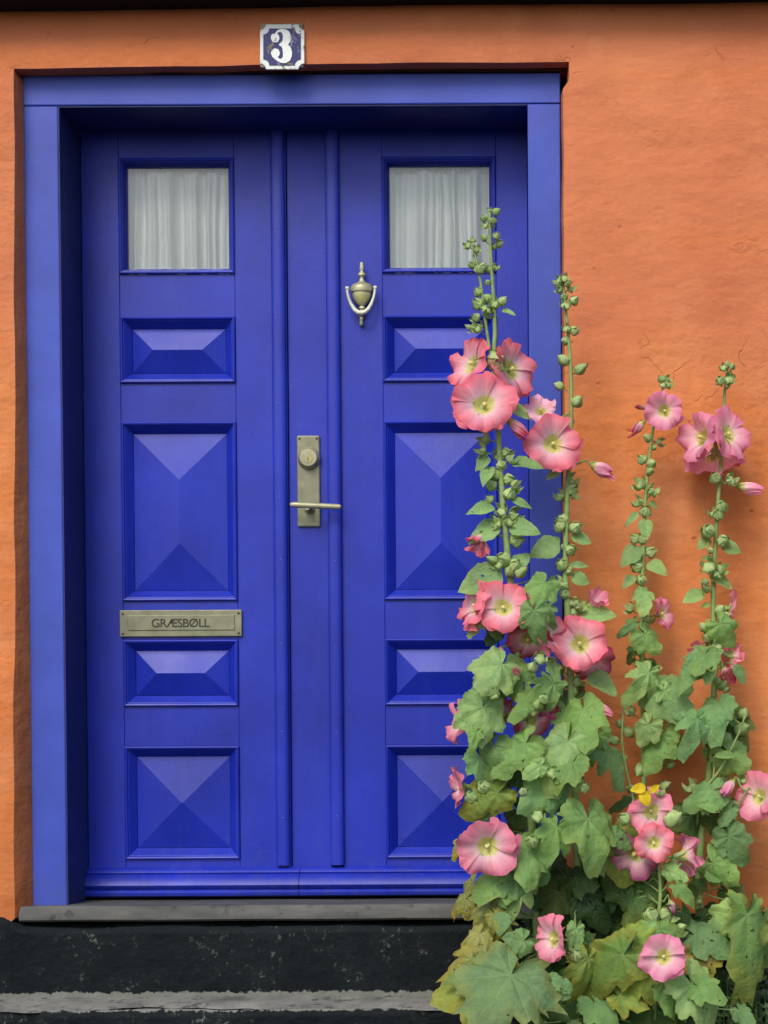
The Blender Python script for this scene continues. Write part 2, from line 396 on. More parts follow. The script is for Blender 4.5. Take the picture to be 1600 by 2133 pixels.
for i, x in enumerate(xs):
    for j, z in enumerate(zs):
        y = WY + noise.noise(Vector((x * 1.7, z * 1.7, 1))) * .009 + noise.noise(Vector((x * 7, z * 7, 4))) * .0035
        px, pz = x, z
        if i == iL and j <= iT: px += bn(z, 2) + .011 * z
        if i == iR and j <= iT: px += bn(z, 5) + (.015 if z > 1.98 else 0)
        if j == iT and iL <= i <= iR:
            pz += bn(x, 8) * .7 - .0085 * (R0 - x) / 1.34 + .003
        if j == 0: pz += noise.noise(Vector((x * 4, 7, 0))) * .012 - (.02 if x < L0 - .01 else 0)
        if iL <= i <= iR and j <= iT and (i in (iL, iR) or j == iT): y += .002
        vv.append((px, y, pz))
ix = lambda i, j: i * K + j
for i in range(len(xs) - 1):
    for j in range(K - 1):
        if iL <= i < iR and j < iT: continue
        ff.append((ix(i, j), ix(i + 1, j), ix(i + 1, j + 1), ix(i, j + 1)))
# reveal round the opening
loop = [ix(iL, j) for j in range(0, iT + 1)] + [ix(i, iT) for i in range(iL + 1, iR + 1)] + [ix(iR, j) for j in range(iT - 1, -1, -1)]
prev = None
for q in loop:
    x, y, z = vv[q]
    sx = (-.6425 - x) if x < L0 + .05 and z < T0 - .01 else (-.004 if x > R0 - .03 else 0)
    mid = (x + sx, .003, z); tgt = (x + sx, .09, z)
    vv.append(mid); vv.append(tgt); k = len(vv) - 2
    if prev: ff.append((prev[0], q, k, prev[1])); ff.append((prev[1], k, k + 1, prev[2]))
    prev = (q, k, k + 1)
m = mesh('wall', vv, ff, M['plaster'], True); m.set_sharp_from_angle(angle=rad(50))
put('wall', m, house, (0, 0, -GZ))
# side notch of the recess above the frame's right end
# closed body of the house behind the facade
mb = MB(); mb.box(X0, X1, 4.9, 5.0, GZ, ZT); mb.box(X0, X0 + .1, .0, 4.9, GZ, ZT); mb.box(X1 - .1, X1, .0, 4.9, GZ, ZT)
mb.box(X0, -.72, .0, .1, GZ, ZT); mb.box(.72, X1, .0, .1, GZ, ZT); mb.box(-.72, .72, .02, .1, 2.06, ZT); mb.box(X0, X1, .0, 5.0, ZT, ZT + .05)
mb.box(-.72, -.56, .30, .36, GZ, 2.1); mb.box(.60, .72, .30, .36, GZ, 2.1); mb.box(-.72, .72, .30, .36, 1.99, 2.1)
mb.build('inner_wall', M['room'], house)
mb = MB()      # roof slopes behind the eaves
mb.add([(X0, -.22, 2.42), (X1, -.22, 2.42), (X1, 2.5, 4.6), (X0, 2.5, 4.6), (X0, -.22, 2.38), (X1, -.22, 2.38), (X1, 5.2, 2.4), (X0, 5.2, 2.4)],
       [(0, 1, 2, 3), (3, 2, 6, 7), (4, 7, 6, 5), (0, 4, 5, 1), (0, 3, 7, 4), (1, 5, 6, 2)])
mb.build('roof', M['tile'], house)
# plinth: black painted foot of the wall, slightly proud
def rough_strip(x0, x1, y, z0, z1, seed, amp, top_amp, back=.12, st=.02):
    vv = []; ff = []
    X = seq(x0, x1, st); Z = seq(z0, z1, .02); K = len(Z)
    for x in X:
        for j, z in enumerate(Z):
            t = j == K - 1
            vv.append((x, y + noise.noise(Vector((x * 5, z * 5, seed))) * amp + noise.noise(Vector((x * 18, z * 18, seed))) * amp * .4,
                       z + (noise.noise(Vector((x * 5, seed, 0))) * top_amp + noise.noise(Vector((x * 23, seed, 0))) * top_amp * .35 if t else 0)))
        vv.append((x, y + back, vv[-1][2]))
    K += 1
    for i in range(len(X) - 1):
        for j in range(K - 1):
            a = i * K + j; ff.append((a, a + K, a + K + 1, a + 1))
    return vv, ff, K, len(X)
vv, ff, K_, _ = rough_strip(X0, X1, 0, GZ, -.02, 3, .005, .008, .08)
def plinth_shift(x, t):
    k = min(1, max(0, (x + .705) / .05)) * min(1, max(0, (.70 - x) / .05))
    return (x, t[1] + (-.060 if t[1] < .05 else -.03) + .014 * k, GZ + (t[2] - GZ) * (1 - .068 * k))
vv = [plinth_shift(t[0], t) for t in vv]
put('plinth', mesh('plinth', vv, ff, M['black'], True), house, (0, 0, -GZ))
# black eaves board
p0 = W(-900, 2, -.14); p1 = W(2600, -42, -.14)
mb = MB(); e0 = p0.z; e1 = p1.z
mb.add([(p0.x, -.14, e0), (p1.x, -.14, e1), (p1.x, -.14, 2.55), (p0.x, -.14, 2.55), (p0.x, -.045, e0), (p1.x, -.045, e1), (p1.x, -.045, 2.55), (p0.x, -.045, 2.55)],
       [(0, 1, 2, 3), (7, 6, 5, 4), (0, 4, 5, 1), (3, 2, 6, 7), (0, 3, 7, 4), (1, 5, 6, 2)])
mb.build('eaves_board', M['tar'], house)

# doorstep: pale worn top, black painted front
step = empty('doorstep', (0, -.1, GZ), 'long low black painted step with a worn pale top edge below the door', 'step')
STY = -.185; STZ = -.219
vv, ff, K, n = rough_strip(-3.0, .95, STY, GZ + .001, STZ, 21, .007, .004, .01)
put('riser', mesh('riser', vv, ff, M['black'], True), step, (0, .1, -GZ))
vv = []; ff = []; X = seq(-3.0, .95, .02)
for x in X:
    fy = STY + .012 + noise.noise(Vector((x * 4.2, 3, 0))) * .045 + noise.noise(Vector((x * 17, 3, 0))) * .016
    for t in (0, .2, .5, .8, 1):
        y = fy + (-.03 - fy) * t
        vv.append((x, y, STZ + .004 + noise.noise(Vector((x * 8, y * 8, 2))) * .004 + (-.006 if t == 0 else 0) + .004 * noise.noise(Vector((x * 2.5, 0, 9)))))
for i in range(len(X) - 1):
    for j in range(4): a = i * 5 + j; ff.append((a, a + 5, a + 6, a + 1))
put('tread', mesh('tread', vv, ff, M['tread'], True), step, (0, .1, -GZ))

# grey sill under the door
vv = []; ff = []; X = seq(-.662, .665, .02)
for x in X:
    w1 = noise.noise(Vector((x * 5, 1, 1))) * .0025
    fy = -.052 + w1
    for (y, z) in ((.05, -.046), (fy + .004, -.030), (fy - .001, -.025), (fy, -.009), (fy + .016, .006), (.30, -.018)): vv.append((x, y, z + w1))
for i in range(len(X) - 1):
    for j in range(5): a = i * 6 + j; ff.append((a, a + 6, a + 7, a + 1))
ff += [tuple(range(6))[::-1], tuple(len(X) * 6 - 6 + k for k in range(6))]
m = mesh('door_sill', [Vector(v) for v in vv], ff, M['sill'], True); m.set_sharp_from_angle(angle=rad(45))
tag(put('threshold_slab', m), 'weathered grey slab lying under the blue double door', 'threshold')

# ---------------------------------------------------------------- door frame
df = empty('blue_surround', (0, 0, 0), 'broad flat blue timber surround framing the double door', 'door surround')
FL, FR, IL, IR, FT, IT = -.644, .662, -.560, .582, 2.026, 1.952
MB().box(FL, FR, 0, .20, IT + .0005, FT, .003).build('head_board', M['frame'], df)
MB().box(FL, IL, 0.0015, .24, -.004, IT - .0005, .003).build('jamb', M['frame'], df)
MB().box(IR, FR, 0.0015, .24, -.004, IT - .0005, .003).build('jamb', M['frame'], df)
MB().box(IL, IR, .004, .187, IT - .003, IT + .004).build('shade_lining', M['shade_lining'], df)  # navy boards; the shade of the recess is put into their dark colour
MB().box(IL - .004, IL + .0025, .004, .189, -.004, IT - .0035).build('shade_lining', M['shade_lining'], df)
MB().box(IL, IR, .188, .24, 1.962, 2.0).build('rebate', M['blue'], df)

# dark gap with tarred fillet over the head board
mb = MB(); X = seq(-.668, .690, .03)
pts = [];
for x in X: pts.append((x, -.004, 2.0315 + .002 * noise.noise(Vector((x * 9, 0, 0)))))
mb.tube(pts, .005, 6); mb.build('drip_strip', M['fillet'], df, True)
# ---------------------------------------------------------------- door leaves
LY = .19
PZ = [(.094, .384), (.487, .657), (.757, 1.213), (1.313, 1.481)]; WZ = (1.590, 1.883)
PROF = [(0, 0), (0, .0055), (.003, .0075), (.0065, .006), (.0085, .001), (.010, .0005), (.0265, -.0175)]
def rect_profile(mb, x0, x1, z0, z1, prof):
    v = []; f = []
    for (d, h) in prof: v += [(x0 + d, LY - h, z0 + d), (x1 - d, LY - h, z0 + d), (x1 - d, LY - h, z1 - d), (x0 + d, LY - h, z1 - d)]
    for i in range(len(prof) - 1):
        for k in range(4): f.append((i * 4 + k, i * 4 + (k + 1) % 4, i * 4 + 4 + (k + 1) % 4, i * 4 + 4 + k))
    return mb.add(v, f)
def make_leaf(name, label, x0, x1, mx0, mx1, flat=None):
    t = empty(name, ((x0 + x1) / 2, LY, 0.012), label, 'door leaf', 'blue door leaves')
    xe = flat if flat is not None else x1
    for (a, b_) in ((x0, mx0), (mx1, xe)) if flat is None or flat > mx1 else ((xe, mx0), (mx1, x1)):
        MB().box(a + .0003, b_ - .0003, LY, LY + .045, .014, 1.968, .0012).build('stile', M['blue'], t)
    zz = [.014, PZ[0][0], PZ[0][1], PZ[1][0], PZ[1][1], PZ[2][0], PZ[2][1], PZ[3][0], PZ[3][1], WZ[0], WZ[1], 1.968]
    for k in range(0, 12, 2):
        MB().box(mx0, mx1, LY + .0008, LY + .045, zz[k], zz[k + 1], .0012).build('rail', M['blue'], t)
    for (a, b_) in PZ:
        o = rect_profile(MB(), mx0, mx1, a, b_, PROF).build('panel_moulding', M['blue'], t)
        d = .0275; h0, h1 = .0185, -.0175
        X0_, X1_, Z0_, Z1_ = mx0 + d, mx1 - d, a + d, b_ - d
        hw = min(X1_ - X0_, Z1_ - Z0_) / 2
        cx, cz = (X0_ + X1_) / 2, (Z0_ + Z1_) / 2
        if X1_ - X0_ > Z1_ - Z0_: r0, r1 = (X0_ + hw, cz), (X1_ - hw, cz)
        else: r0, r1 = (cx, Z0_ + hw), (cx, Z1_ - hw)
        pk = LY + h0 - .0225
        v = [(X0_, LY + h0, Z0_), (X1_, LY + h0, Z0_), (X1_, LY + h0, Z1_), (X0_, LY + h0, Z1_), (r0[0], pk, r0[1]), (r1[0], pk, r1[1])]
        v += [(X0_, LY + .04, Z0_), (X1_, LY + .04, Z0_), (X1_, LY + .04, Z1_), (X0_, LY + .04, Z1_)]
        if X1_ - X0_ > Z1_ - Z0_: f = [(0, 1, 5, 4), (1, 2, 5), (2, 3, 4, 5), (3, 0, 4)]
        else: f = [(0, 1, 4), (1, 2, 5, 4), (2, 3, 5), (3, 0, 4, 5)]
        f += [(6, 7, 1, 0), (7, 8, 2, 1), (8, 9, 3, 2), (9, 6, 0, 3)]
        MB().add(v, f).build('raised_panel', M['blue'], t)
    win = rect_profile(MB(), mx0, mx1, WZ[0], WZ[1], PROF[:-1] + [(.017, -.016), (.017, -.03)]).build('window_frame', M['blue'], t)
    MB().box(mx0 + .016, mx1 - .016, LY + .022, LY + .026, WZ[0] + .016, WZ[1] - .016).build('pane', M['glass'], win)
    # weather board, bull-nosed
    wx0, wx1 = (x0 - 0.0, -.0125) if flat is None else (-.011, x1)
    prof = [(0, .0), (.030, .0), (.036, .004), (.038, .012), (.034, .016), (.030, .019), (.036, .023), (.040, .031), (.034, .045), (.018, .054), (.015, .056), (.018, .061), (.014, .067), (.0, .073)]
    v = []; f = []
    for x in (wx0, wx1): v += [(x, LY - h, z) for (h, z) in prof]
    n = len(prof)
    for k in range(n - 1): f.append((k, k + 1, n + k + 1, n + k))
    f += [tuple(range(n)), tuple(n + k for k in range(n))[::-1]]
    MB().add(v, f).build('weather_board', M['blue'], t, 'auto')
    return t
left = make_leaf('left_leaf_door', 'left leaf of the blue double door, with the brass letter plate', IL + .003, -.0345, -.461, -.167)
left.name = 'panelled_door'
right = make_leaf('panelled_door', 'right leaf of the blue double door, with urn knocker and lock plate', -.0335, IR - .001, .210, .500, flat=.100)
def bead(t, x0, x1, z0=.078, z1=1.958):
    cx = (x0 + x1) / 2; hw = (x1 - x0) / 2
    sec = [(-hw, 0), (-hw, .012), (-hw + .004, .016), (-hw * .3, .017), (hw * .3, .017), (hw - .004, .016), (hw, .012), (hw, 0)]
    v = []; f = []; n = len(sec)
    for z in (z0, z1): v += [(cx + a, LY - h, z) for a, h in sec]
    for k in range(n - 1): f.append((k, k + 1, n + k + 1, n + k))
    f += [tuple(range(n)), tuple(range(n, 2 * n))[::-1]]
    o = MB().add(v, f).build('cover_strip', M['blue'], t, 'auto')
    riv = MB().lathe([(.0036, 0), (.0034, -.0012), (.002, -.0022), (.0005, -.0026)], (0, 0, 0), 10, axis='Y').build('rivet_mesh', M['frame'], None, True)
    rm = riv.data; bpy.data.objects.remove(riv)
    for z in (.20, .42, .64, .86, 1.02, 1.255, 1.475, 1.70, 1.86):
        put('rivet', rm, o, Vector((cx + .001, LY - .0168, z + random.uniform(-.006, .006))) - wpos(o))
    return o
bead(left, -.072, -.038)
bead(right, .067, .101)
MB().box(-.033, .0665, LY + .005, LY + .040, .02, 1.960, .0012).build('meeting_stile', M['blue'], right)

# curtains inside the two lights
def curtain(x0, x1, seed, label):
    z0, z1 = WZ[0] + .012, WZ[1] - .010; nx, nz = 220, 40; v = []; f = []
    rr = random.Random(seed); ph = [rr.uniform(0, 6.3) for _ in range(9)]
    for j in range(nz + 1):
        t = j / nz; z = z0 + (z1 - z0) * t
        for i in range(nx + 1):
            s = i / nx
            ws = s + .007 * math.sin(3 * t + ph[0] + s * 7) + .002 * math.sin(7 * t + s * 15 + ph[8])
            fold = 0
            for k, (fr, am) in enumerate(((6, .48), (12, .34), (20, .18))): fold += am * math.sin(fr * ws * 6.283 * .62 + ph[k + 1] + 1.6 * math.sin(3.1 * ws * 6.283 * (.4 + .1 * k) + ph[k + 3]))
            fold = math.copysign(abs(fold) ** .75, fold)
            g = .35 + .65 * math.sin(min(1, (1 - t) * 3 + .15) * 1.57)
            y = .240 - .021 * fold * g
            if t > .955: y = .231 - .003 * math.sin(s * 260 + ph[2]) 
            if t < .03: y += -.003
            zz = z + (.0022 * math.sin(s * 150 + ph[1]) if j == nz else 0)
            v.append((x0 + (x1 - x0) * s, y, zz))
    for j in range(nz):
        for i in range(nx): a = j * (nx + 1) + i; f.append((a, a + 1, a + nx + 2, a + nx + 1))
    MBo = MB().add(v, f).build('curtain', M['cloth'], None, True)
    return tag(MBo, label, 'curtain', 'white curtains behind the door windows')
curtain(-.455, -.170, 4, 'gathered white curtain behind the window of the left door leaf')
curtain(.214, .497, 15, 'gathered white curtain behind the right leaf window, partly hidden by hollyhock tip')

# ---------------------------------------------------------------- letter plate
A = W(249, 1272, LY - .008); B = W(504, 1328, LY - .008)
lx0, lx1, lz0, lz1 = A.x, B.x, .6655, .7335
lp = MB().box(lx0, lx1, LY - .009, LY, lz0, lz1, .002).build('letter_plate', M['plate'], left)
fl = MB().box(lx0 + .021, lx1 - .018, LY - .0115, LY - .008, lz0 + .016, lz1 - .013, .0014).build('flap', M['bowl'], lp); fl.data.materials[0] = M['plate']
for x in (lx0 + .008, lx1 - .008):
    for z in (lz0 + .008, lz1 - .009):
        MB().lathe([(.003, .0), (.003, -.001), (.001, -.0016)], (x, LY - .0092, z), 10, axis='Y').build('screw', M['screw'], lp, True)
tc = bpy.data.curves.new('lettering', 'FONT'); tc.body = 'GRÆSBØLL'; tc.size = .0305; tc.extrude = .0004; tc.align_x = 'CENTER'; tc.space_character = .93; tc.offset = .0002
to = bpy.data.objects.new('lettering_tmp', tc); C.objects.link(to)
bpy.context.view_layer.update()
tm = bpy.data.meshes.new_from_object(to.evaluated_get(bpy.context.evaluated_depsgraph_get())); bpy.data.objects.remove(to)
tm.materials.clear(); tm.materials.append(M['ink'])
tx = W(375, 1300, LY - .012)
q = Matrix.Rotation(rad(90), 4, 'X').to_quaternion()
put('lettering', tm, lp, Vector((tx.x + .001, LY - .0122, (lz0 + lz1) / 2 - .0095)) - wpos(lp), q, (1.02, 1.0, 1))

# ---------------------------------------------------------------- lock plate, cylinder, lever
A = W(618, 907, LY - .004); B = W(667, 1097, LY - .004)
px0, px1, pz0, pz1 = A.x, A.x + (B.x - A.x), B.z, A.z
cxp = (px0 + px1) / 2
lk = MB().box(px0, px1, LY - .004, LY + .006, pz0, pz1, .0035).build('lock_plate', M['plate'], right)
for x, z in ((px0 + .007, pz1 - .008), (px1 - .007, pz1 - .008)):
    MB().lathe([(.0028, 0), (.0028, -.0012), (.001, -.0018)], (x, LY - .004, z), 10, axis='Y').build('screw', M['screw'], lk, True)
kc = W(642, 953, LY - .02)
MB().lathe([(.029, .001), (.029, -.004), (.027, -.009), (.022, -.016), (.0215, -.0175), (.019, -.0178)], (kc.x, LY - .004, kc.z), 32, axis='Y').build('lock_cylinder', M['brass'], lk, 'auto')
MB().lathe([(.0105, .001), (.0105, -.001), (.010, -.0016)], (kc.x, LY - .0215, kc.z - .003), 20, axis='Y').build('keyhole_barrel', M['bowl'], lk, 'auto')
MB().box(kc.x - .001, kc.x + .001, LY - .0235, LY - .0225, kc.z - .010, kc.z - .001).build('keyhole', M['ink'], lk)
hz = W(640, 1056, LY - .045); hy = LY - .048
mb = MB().lathe([(.013, 0), (.013, -.006), (.009, -.010), (.008, -.046)], (hz.x, LY - .004, hz.z), 20, axis='Y')
pa, pb = W(604, 1051, hy), W(711, 1056, hy)
pts = [pa.lerp(pb, t) for t in (0, .02, .08, .3, .5, .7, .93, .985, 1)]
mb.tube(pts, [.003, .0058, .0072, .0075, .0075, .0072, .0070, .0056, .003], 12)
mb.build('lever_handle', M['brass'], lk, 'auto')

# ---------------------------------------------------------------- knocker
kp = W(754, 617, LY - .02); S = 1.083e-4
def kz(y): return (W(754, 520 + y / 11.23, LY - .02)).z
MAINY = LY - .020
prof = [(18, 292), (38, 305), (46, 340), (40, 375), (50, 410), (52, 450), (34, 490), (34, 510), (70, 545), (92, 575), (90, 605), (58, 625), (42, 650), (46, 690), (70, 740), (108, 775), (150, 790),
        (215, 815), (258, 870), (272, 940), (262, 985), (226, 1000), (222, 1020), (224, 1060), (214, 1110), (190, 1170), (146, 1235), (96, 1290), (58, 1312), (50, 1325), (72, 1345), (76, 1375), (50, 1395), (44, 1430)]
kn = MB().lathe([(r * S, kz(y) - kp.z) for r, y in prof], (kp.x, MAINY, kp.z), 28, sy=.62).build('door_knocker', M['brass'], right, 'auto')
kn.data.materials.append(M['bowl'])
for pl in kn.data.polygons:
    if kn.data.vertices[pl.vertices[0]].co.z + kn.location.z + wpos(right).z < kz(1004): pl.material_index = 1
def kxy(x, y, Y): p = W(680 + x / 11.23, 520 + y / 11.23, Y); return p
pts = []; rs = []
ctrl = [(487, 905), (490, 1000), (525, 1150), (580, 1280), (655, 1400), (735, 1465), (820, 1482), (905, 1460), (985, 1390), (1055, 1265), (1105, 1130), (1135, 980), (1142, 890)]
for k, (x, y) in enumerate(ctrl):
    pts.append(kxy(x, y, MAINY - .010 - .006 * math.sin(math.pi * k / 12))); rs.append((.0036 + .0030 * math.sin(math.pi * k / 12) ** 3))
mb = MB().tube(pts, rs, 10)
for (x, y) in ((487, 905), (1142, 890)):
    p = kxy(x, y, MAINY - .010); mb.lathe([(.001, -.0055), (.0045, -.004), (.0058, 0), (.0045, .004), (.001, .0055)], p, 12, axis='X')
mb.build('striker_ring', M['pale'], kn, 'auto')
p = kxy(820, 1690, LY - .008)
MB().lathe([(.002, .0125), (.0055, .010), (.0048, .004), (.0052, -.003), (.0058, -.008), (.003, -.011)], p, 14).build('lower_stud', M['brass'], kn, True)
MB().lathe([(.0085, 0), (.0085, -.003), (.007, -.005)], kxy(820, 1570, LY), 16, axis='Y').build('strike_boss', M['screw'], kn, True)

# ---------------------------------------------------------------- number plate
np_ = empty('number_plate', W(588, 97, WY - .008), 'chipped blue and white enamel house number plate above the door', 'house number', None)
def P8(x, y, Y): return W(500 + x / 8, 20 + y / 8, Y)
def poly(name, pts, y0, y1, mat):
    v = [P8(x, y, y0) for x, y in pts]; n = len(pts)
    v2 = [Vector((p.x, y1, p.z)) for p in v]
    return MB().add(v + v2, [tuple(range(n))[::-1], tuple(range(n, 2 * n))] + [(k, (k + 1) % n, n + (k + 1) % n, n + k) for k in range(n)]).build(name, mat, np_)
def notched(x0, x1, y0, y1, r, n=5):
    o = []
    for (cx, cy_, a0) in ((x0, y0, 90), (x1, y0, 180), (x1, y1, 270), (x0, y1, 0)):
        arc = []
        for k in range(n + 1):
            a = rad(a0 - 90 * k / n) if True else 0
            arc.append((cx + r * math.cos(a), cy_ + r * math.sin(a)))
        # concave corner arcs run in order round the plate
        o.append(arc)
    return o[0] + o[1] + o[2] + o[3]
pl = MB().box(P8(345, 500, WY).x, P8(1062, 500, WY).x, WY - .010, WY + .004, P8(600, 985, WY).z, P8(600, 250, WY).z, .003).build('backing', M['enw'], np_)
pl.data.materials[0] = mat_stone('rusty_enamel_edge', (.20, .10, .05), (.45, .38, .28), 60)
poly('white_border', notched(335, 1070, 245, 990, 95), WY - .0130, WY - .009, M['enw'])
poly('blue_field', notched(388, 1012, 312, 925, 100), WY - .0145, WY - .010, M['enb'])
three = [(585, 398), (620, 345), (680, 318), (750, 322), (810, 355), (840, 410), (848, 470), (835, 540), (800, 578), (845, 630), (866, 700), (862, 780), (830, 850), (770, 888), (700, 890), (640, 865), (580, 825), (535, 780), (515, 725), (525, 680), (560, 650), (600, 645), (645, 668), (665, 715), (655, 760), (630, 790), (650, 815), (685, 822), (712, 790), (718, 720), (705, 640), (690, 612), (660, 602), (650, 580), (662, 562), (695, 545), (712, 500), (715, 430), (700, 385), (665, 370), (630, 385), (620, 400), (650, 430), (658, 480), (635, 530), (590, 552), (545, 535), (515, 490), (515, 440), (535, 405)]
poly('numeral', three, WY - .0165, WY - .012, mat_enamel('white_numeral_enamel', (.76, .80, .76)))

# pale stone standing at the wall foot behind the leaves
a = W(1268, 1900, -.085); b2 = W(1336, 1956, -.085)
st = empty('marker_stone', (a.x + .03, -.075, GZ), 'white stone block with a dark slanting joint at the wall foot behind the leaves', 'stone')
zt, zb = a.z, GZ
xl, xr = a.x, b2.x
MB().add([(xl, y, z) for y in (-.10, -.068) for z in (zb, zt - .052)] + [(xr, y, z) for y in (-.10, -.068) for z in (zb, zt - .018)],
         [(0, 4, 5, 1), (2, 3, 7, 6), (0, 1, 3, 2), (4, 6, 7, 5), (1, 5, 7, 3), (0, 2, 6, 4)]).build('block', M['white'], st)
MB().add([(xl, y, z) for y in (-.10, -.068) for z in (zt - .046, zt)] + [(xr, y, z) for y in (-.10, -.068) for z in (zt - .012, zt + .004)],
         [(0, 4, 5, 1), (2, 3, 7, 6), (0, 1, 3, 2), (4, 6, 7, 5), (1, 5, 7, 3), (0, 2, 6, 4)]).build('cap', M['white'], st)
#@@PLANTS@@
# ================================================================ hollyhocks
R_ = random.Random(5)
def fbm(x, y, s): return noise.noise(Vector((x, y, s))) + .5 * noise.noise(Vector((x * 2.1, y * 2.1, s + 5)))
def leaf_mesh(seed, nl=5, wid=.86, droop=.35, curl=.2, depth=.26, teeth=1.0):
    rr = random.Random(seed); NA, NR = 64, 8
    angs = {3: [0, 62, -62, 130, -130], 5: [0, 50, -50, 101, -101, 146, -146]}[nl]
    lens = {3: [1, .60, .60, .46, .46], 5: [1, .80, .80, .62, .62, .46, .46]}[nl]
    lens = [l * rr.uniform(.86, 1.1) for l in lens]; lens[0] *= 1.2; vf = rr.uniform(-.05, .42); skew = rr.uniform(-.25, .25)
    v = [(0, 0, 0)]; uv = [(0, 0)]; ed = [(0, 0)]; f = []
    for j in range(1, NR + 1):
        q = j / NR
        for i in range(NA + 1):
            t = -168 + 336 * i / NA
            r = 0
            for a, L in zip(angs, lens):
                d = abs(t - a) / (30 if nl == 5 else 40)
                r = max(r, L * (1 - (depth + .07) * min(d, 1.25) ** 1.35))
            r *= 1 - .45 * max(0, (abs(t) - 150) / 18) ** 2
            tooth = (.075 * abs(math.sin(rad(t) * 9.5 + seed)) + .045 * abs(math.sin(rad(t) * 17 + seed * 2))) * teeth
            R = r * (1 - tooth * q ** 3) 
            x = math.sin(rad(t)) * R * q * wid / .86; y = math.cos(rad(t)) * R * q
            cre = min(abs(t - a) for a in angs) / 25
            z = .10 * min(cre, 1) ** .8 * q * (1.2 - .3 * q)
            z += q * .15 * fbm(x * 2.3, y * 2.3, seed) + .035 * q * fbm(x * 6, y * 6, seed + 9) + .07 * q ** 3 * math.sin(rad(t) * 6 + seed) * 1.0
            z -= droop * max(0, y) ** 2 * .95; z -= curl * x * x * .9; z += -vf * abs(x) * (.4 + .6 * q) + skew * x * max(y, 0)
            z -= .12 * q ** 4 * abs(fbm(t * .02, 0, seed + 3))
            v.append((x, y, z)); uv.append((x * .86 / wid, y)); ed.append((q, i / NA))
    for i in range(NA): f.append((0, 1 + i + 1, 1 + i))
    for j in range(NR - 1):
        for i in range(NA):
            a = 1 + j * (NA + 1) + i; b = a + NA + 1; f.append((a, a + 1, b + 1, b))
    return mesh('leaf', v, f, M['leaf'], True, [uv, ed])
def ovate_mesh(seed, w=.34, fold=.25, droop=.4):
    NL, NW = 12, 6; v = []; uv = []; ed = []; f = []
    for j in range(NL + 1):
        t = j / NL; hw = w * (math.sin(math.pi * t ** .72) ** .8) * (1 + .05 * math.sin(t * 30 + seed)) if 0 < t < 1 else .012
        for i in range(-NW // 2, NW // 2 + 1):
            s = i / (NW / 2); x = s * hw
            z = fold * abs(x) - droop * t * t * .6 + .03 * math.sin(t * 9 + seed + s * 2) * abs(s)
            v.append((x, t, z)); uv.append((x, t)); ed.append((max(abs(s), t ** 3) * .9, t))
    K = NW + 1
    for j in range(NL):
        for i in range(NW): a = j * K + i; f.append((a, a + 1, a + K + 1, a + K))
    return mesh('leaf', v, f, M['leaf'], True, [uv, ed])
BIG = [leaf_mesh(s, 5, w_, d_, c_, dp, 1) for s, w_, d_, c_, dp in ((1, .9, .30, .15, .26), (2, .84, .55, .35, .34), (3, .95, .25, .5, .24), (4, .8, .7, .1, .40), (5, .92, .4, -.15, .30), (6, .86, .15, .25, .36), (7, .9, .6, .55, .28))]
MED = [leaf_mesh(s, 3, w_, d_, c_, dp, 1) for s, w_, d_, c_, dp in ((11, .84, .35, .2, .42), (12, .72, .6, .3, .5), (13, .8, .2, .5, .36), (14, .66, .8, 0, .46))]
RAG = leaf_mesh(57, 5, 1.08, .25, .25, .30, 2.6); RAG2 = leaf_mesh(58, 3, .62, .5, .3, .45, 2.2)
OV = [ovate_mesh(1), ovate_mesh(2, .27, .5, .3), ovate_mesh(3, .40, .15, .55), ovate_mesh(4, .22, .3, .7)]
CRUMP = [leaf_mesh(31, 5, .7, 1.2, 1.3, .45, 2.2), leaf_mesh(32, 3, .6, 1.4, -1.2, .5, 2.4), leaf_mesh(33, 5, .8, .9, 1.6, .35, 2.0)]

def petal_mesh(seed, kind):
    NU, NV = 14, 9; v = []; uv = []; f = []; rr = random.Random(seed); p1, p2, p3 = (rr.uniform(0, 6.3) for _ in range(3))
    for j in range(NV + 1):
        t = j / NV
        for i in range(NU + 1):
            u = -1 + 2 * i / NU
            ruf = .05 * math.sin(5 * u + p1) + .03 * math.sin(13 * u + p2) + .012 * math.sin(23 * u + p3)
            if kind == 0:
                rho = .06 + .94 * t * (1 - .04 * abs(u) ** 3 + ruf * t); z = .46 * (1 - (1 - t) ** 1.8) - .10 * t ** 4
                ang = u * rad(44 + 7 * t); z += .06 * u * t + t ** 3 * (.12 * math.sin(4 * u + p2) + .06 * math.sin(9 * u + p3) + .02 * math.sin(19 * u + p1))
            elif kind == 1:
                rho = .06 + .66 * t ** 1.2 * (1 - .10 * abs(u) ** 3 + 2 * ruf * t); z = .95 * t ** .85
                ang = u * rad(42 + 10 * t) + .25 * t; z += .05 * u * t + t ** 2 * .09 * math.sin(6 * u + p2); rho += t * t * .06 * math.sin(8 * u + p3)
            else:
                rho = (.07 + .34 * math.sin(math.pi * min(1, t * .72 + .1)) - .10 * t) * (1 + ruf * 2 * t); z = 1.35 * t + .08 * t * math.sin(5 * u + p1)
                ang = u * rad(58) + 1.5 * t; rho += .05 * u * t
            v.append((math.sin(ang) * rho, math.cos(ang) * rho, z)); uv.append(((u + 1) / 2, t))
    K = NU + 1
    for j in range(NV):
        for i in range(NU): a = j * K + i; f.append((a, a + K, a + K + 1, a + 1))
    return mesh('petal', v, f, M['petal'], True, [uv])
PET = [[petal_mesh(10 * k + s, k) for s in range(5)] for k in range(3)]
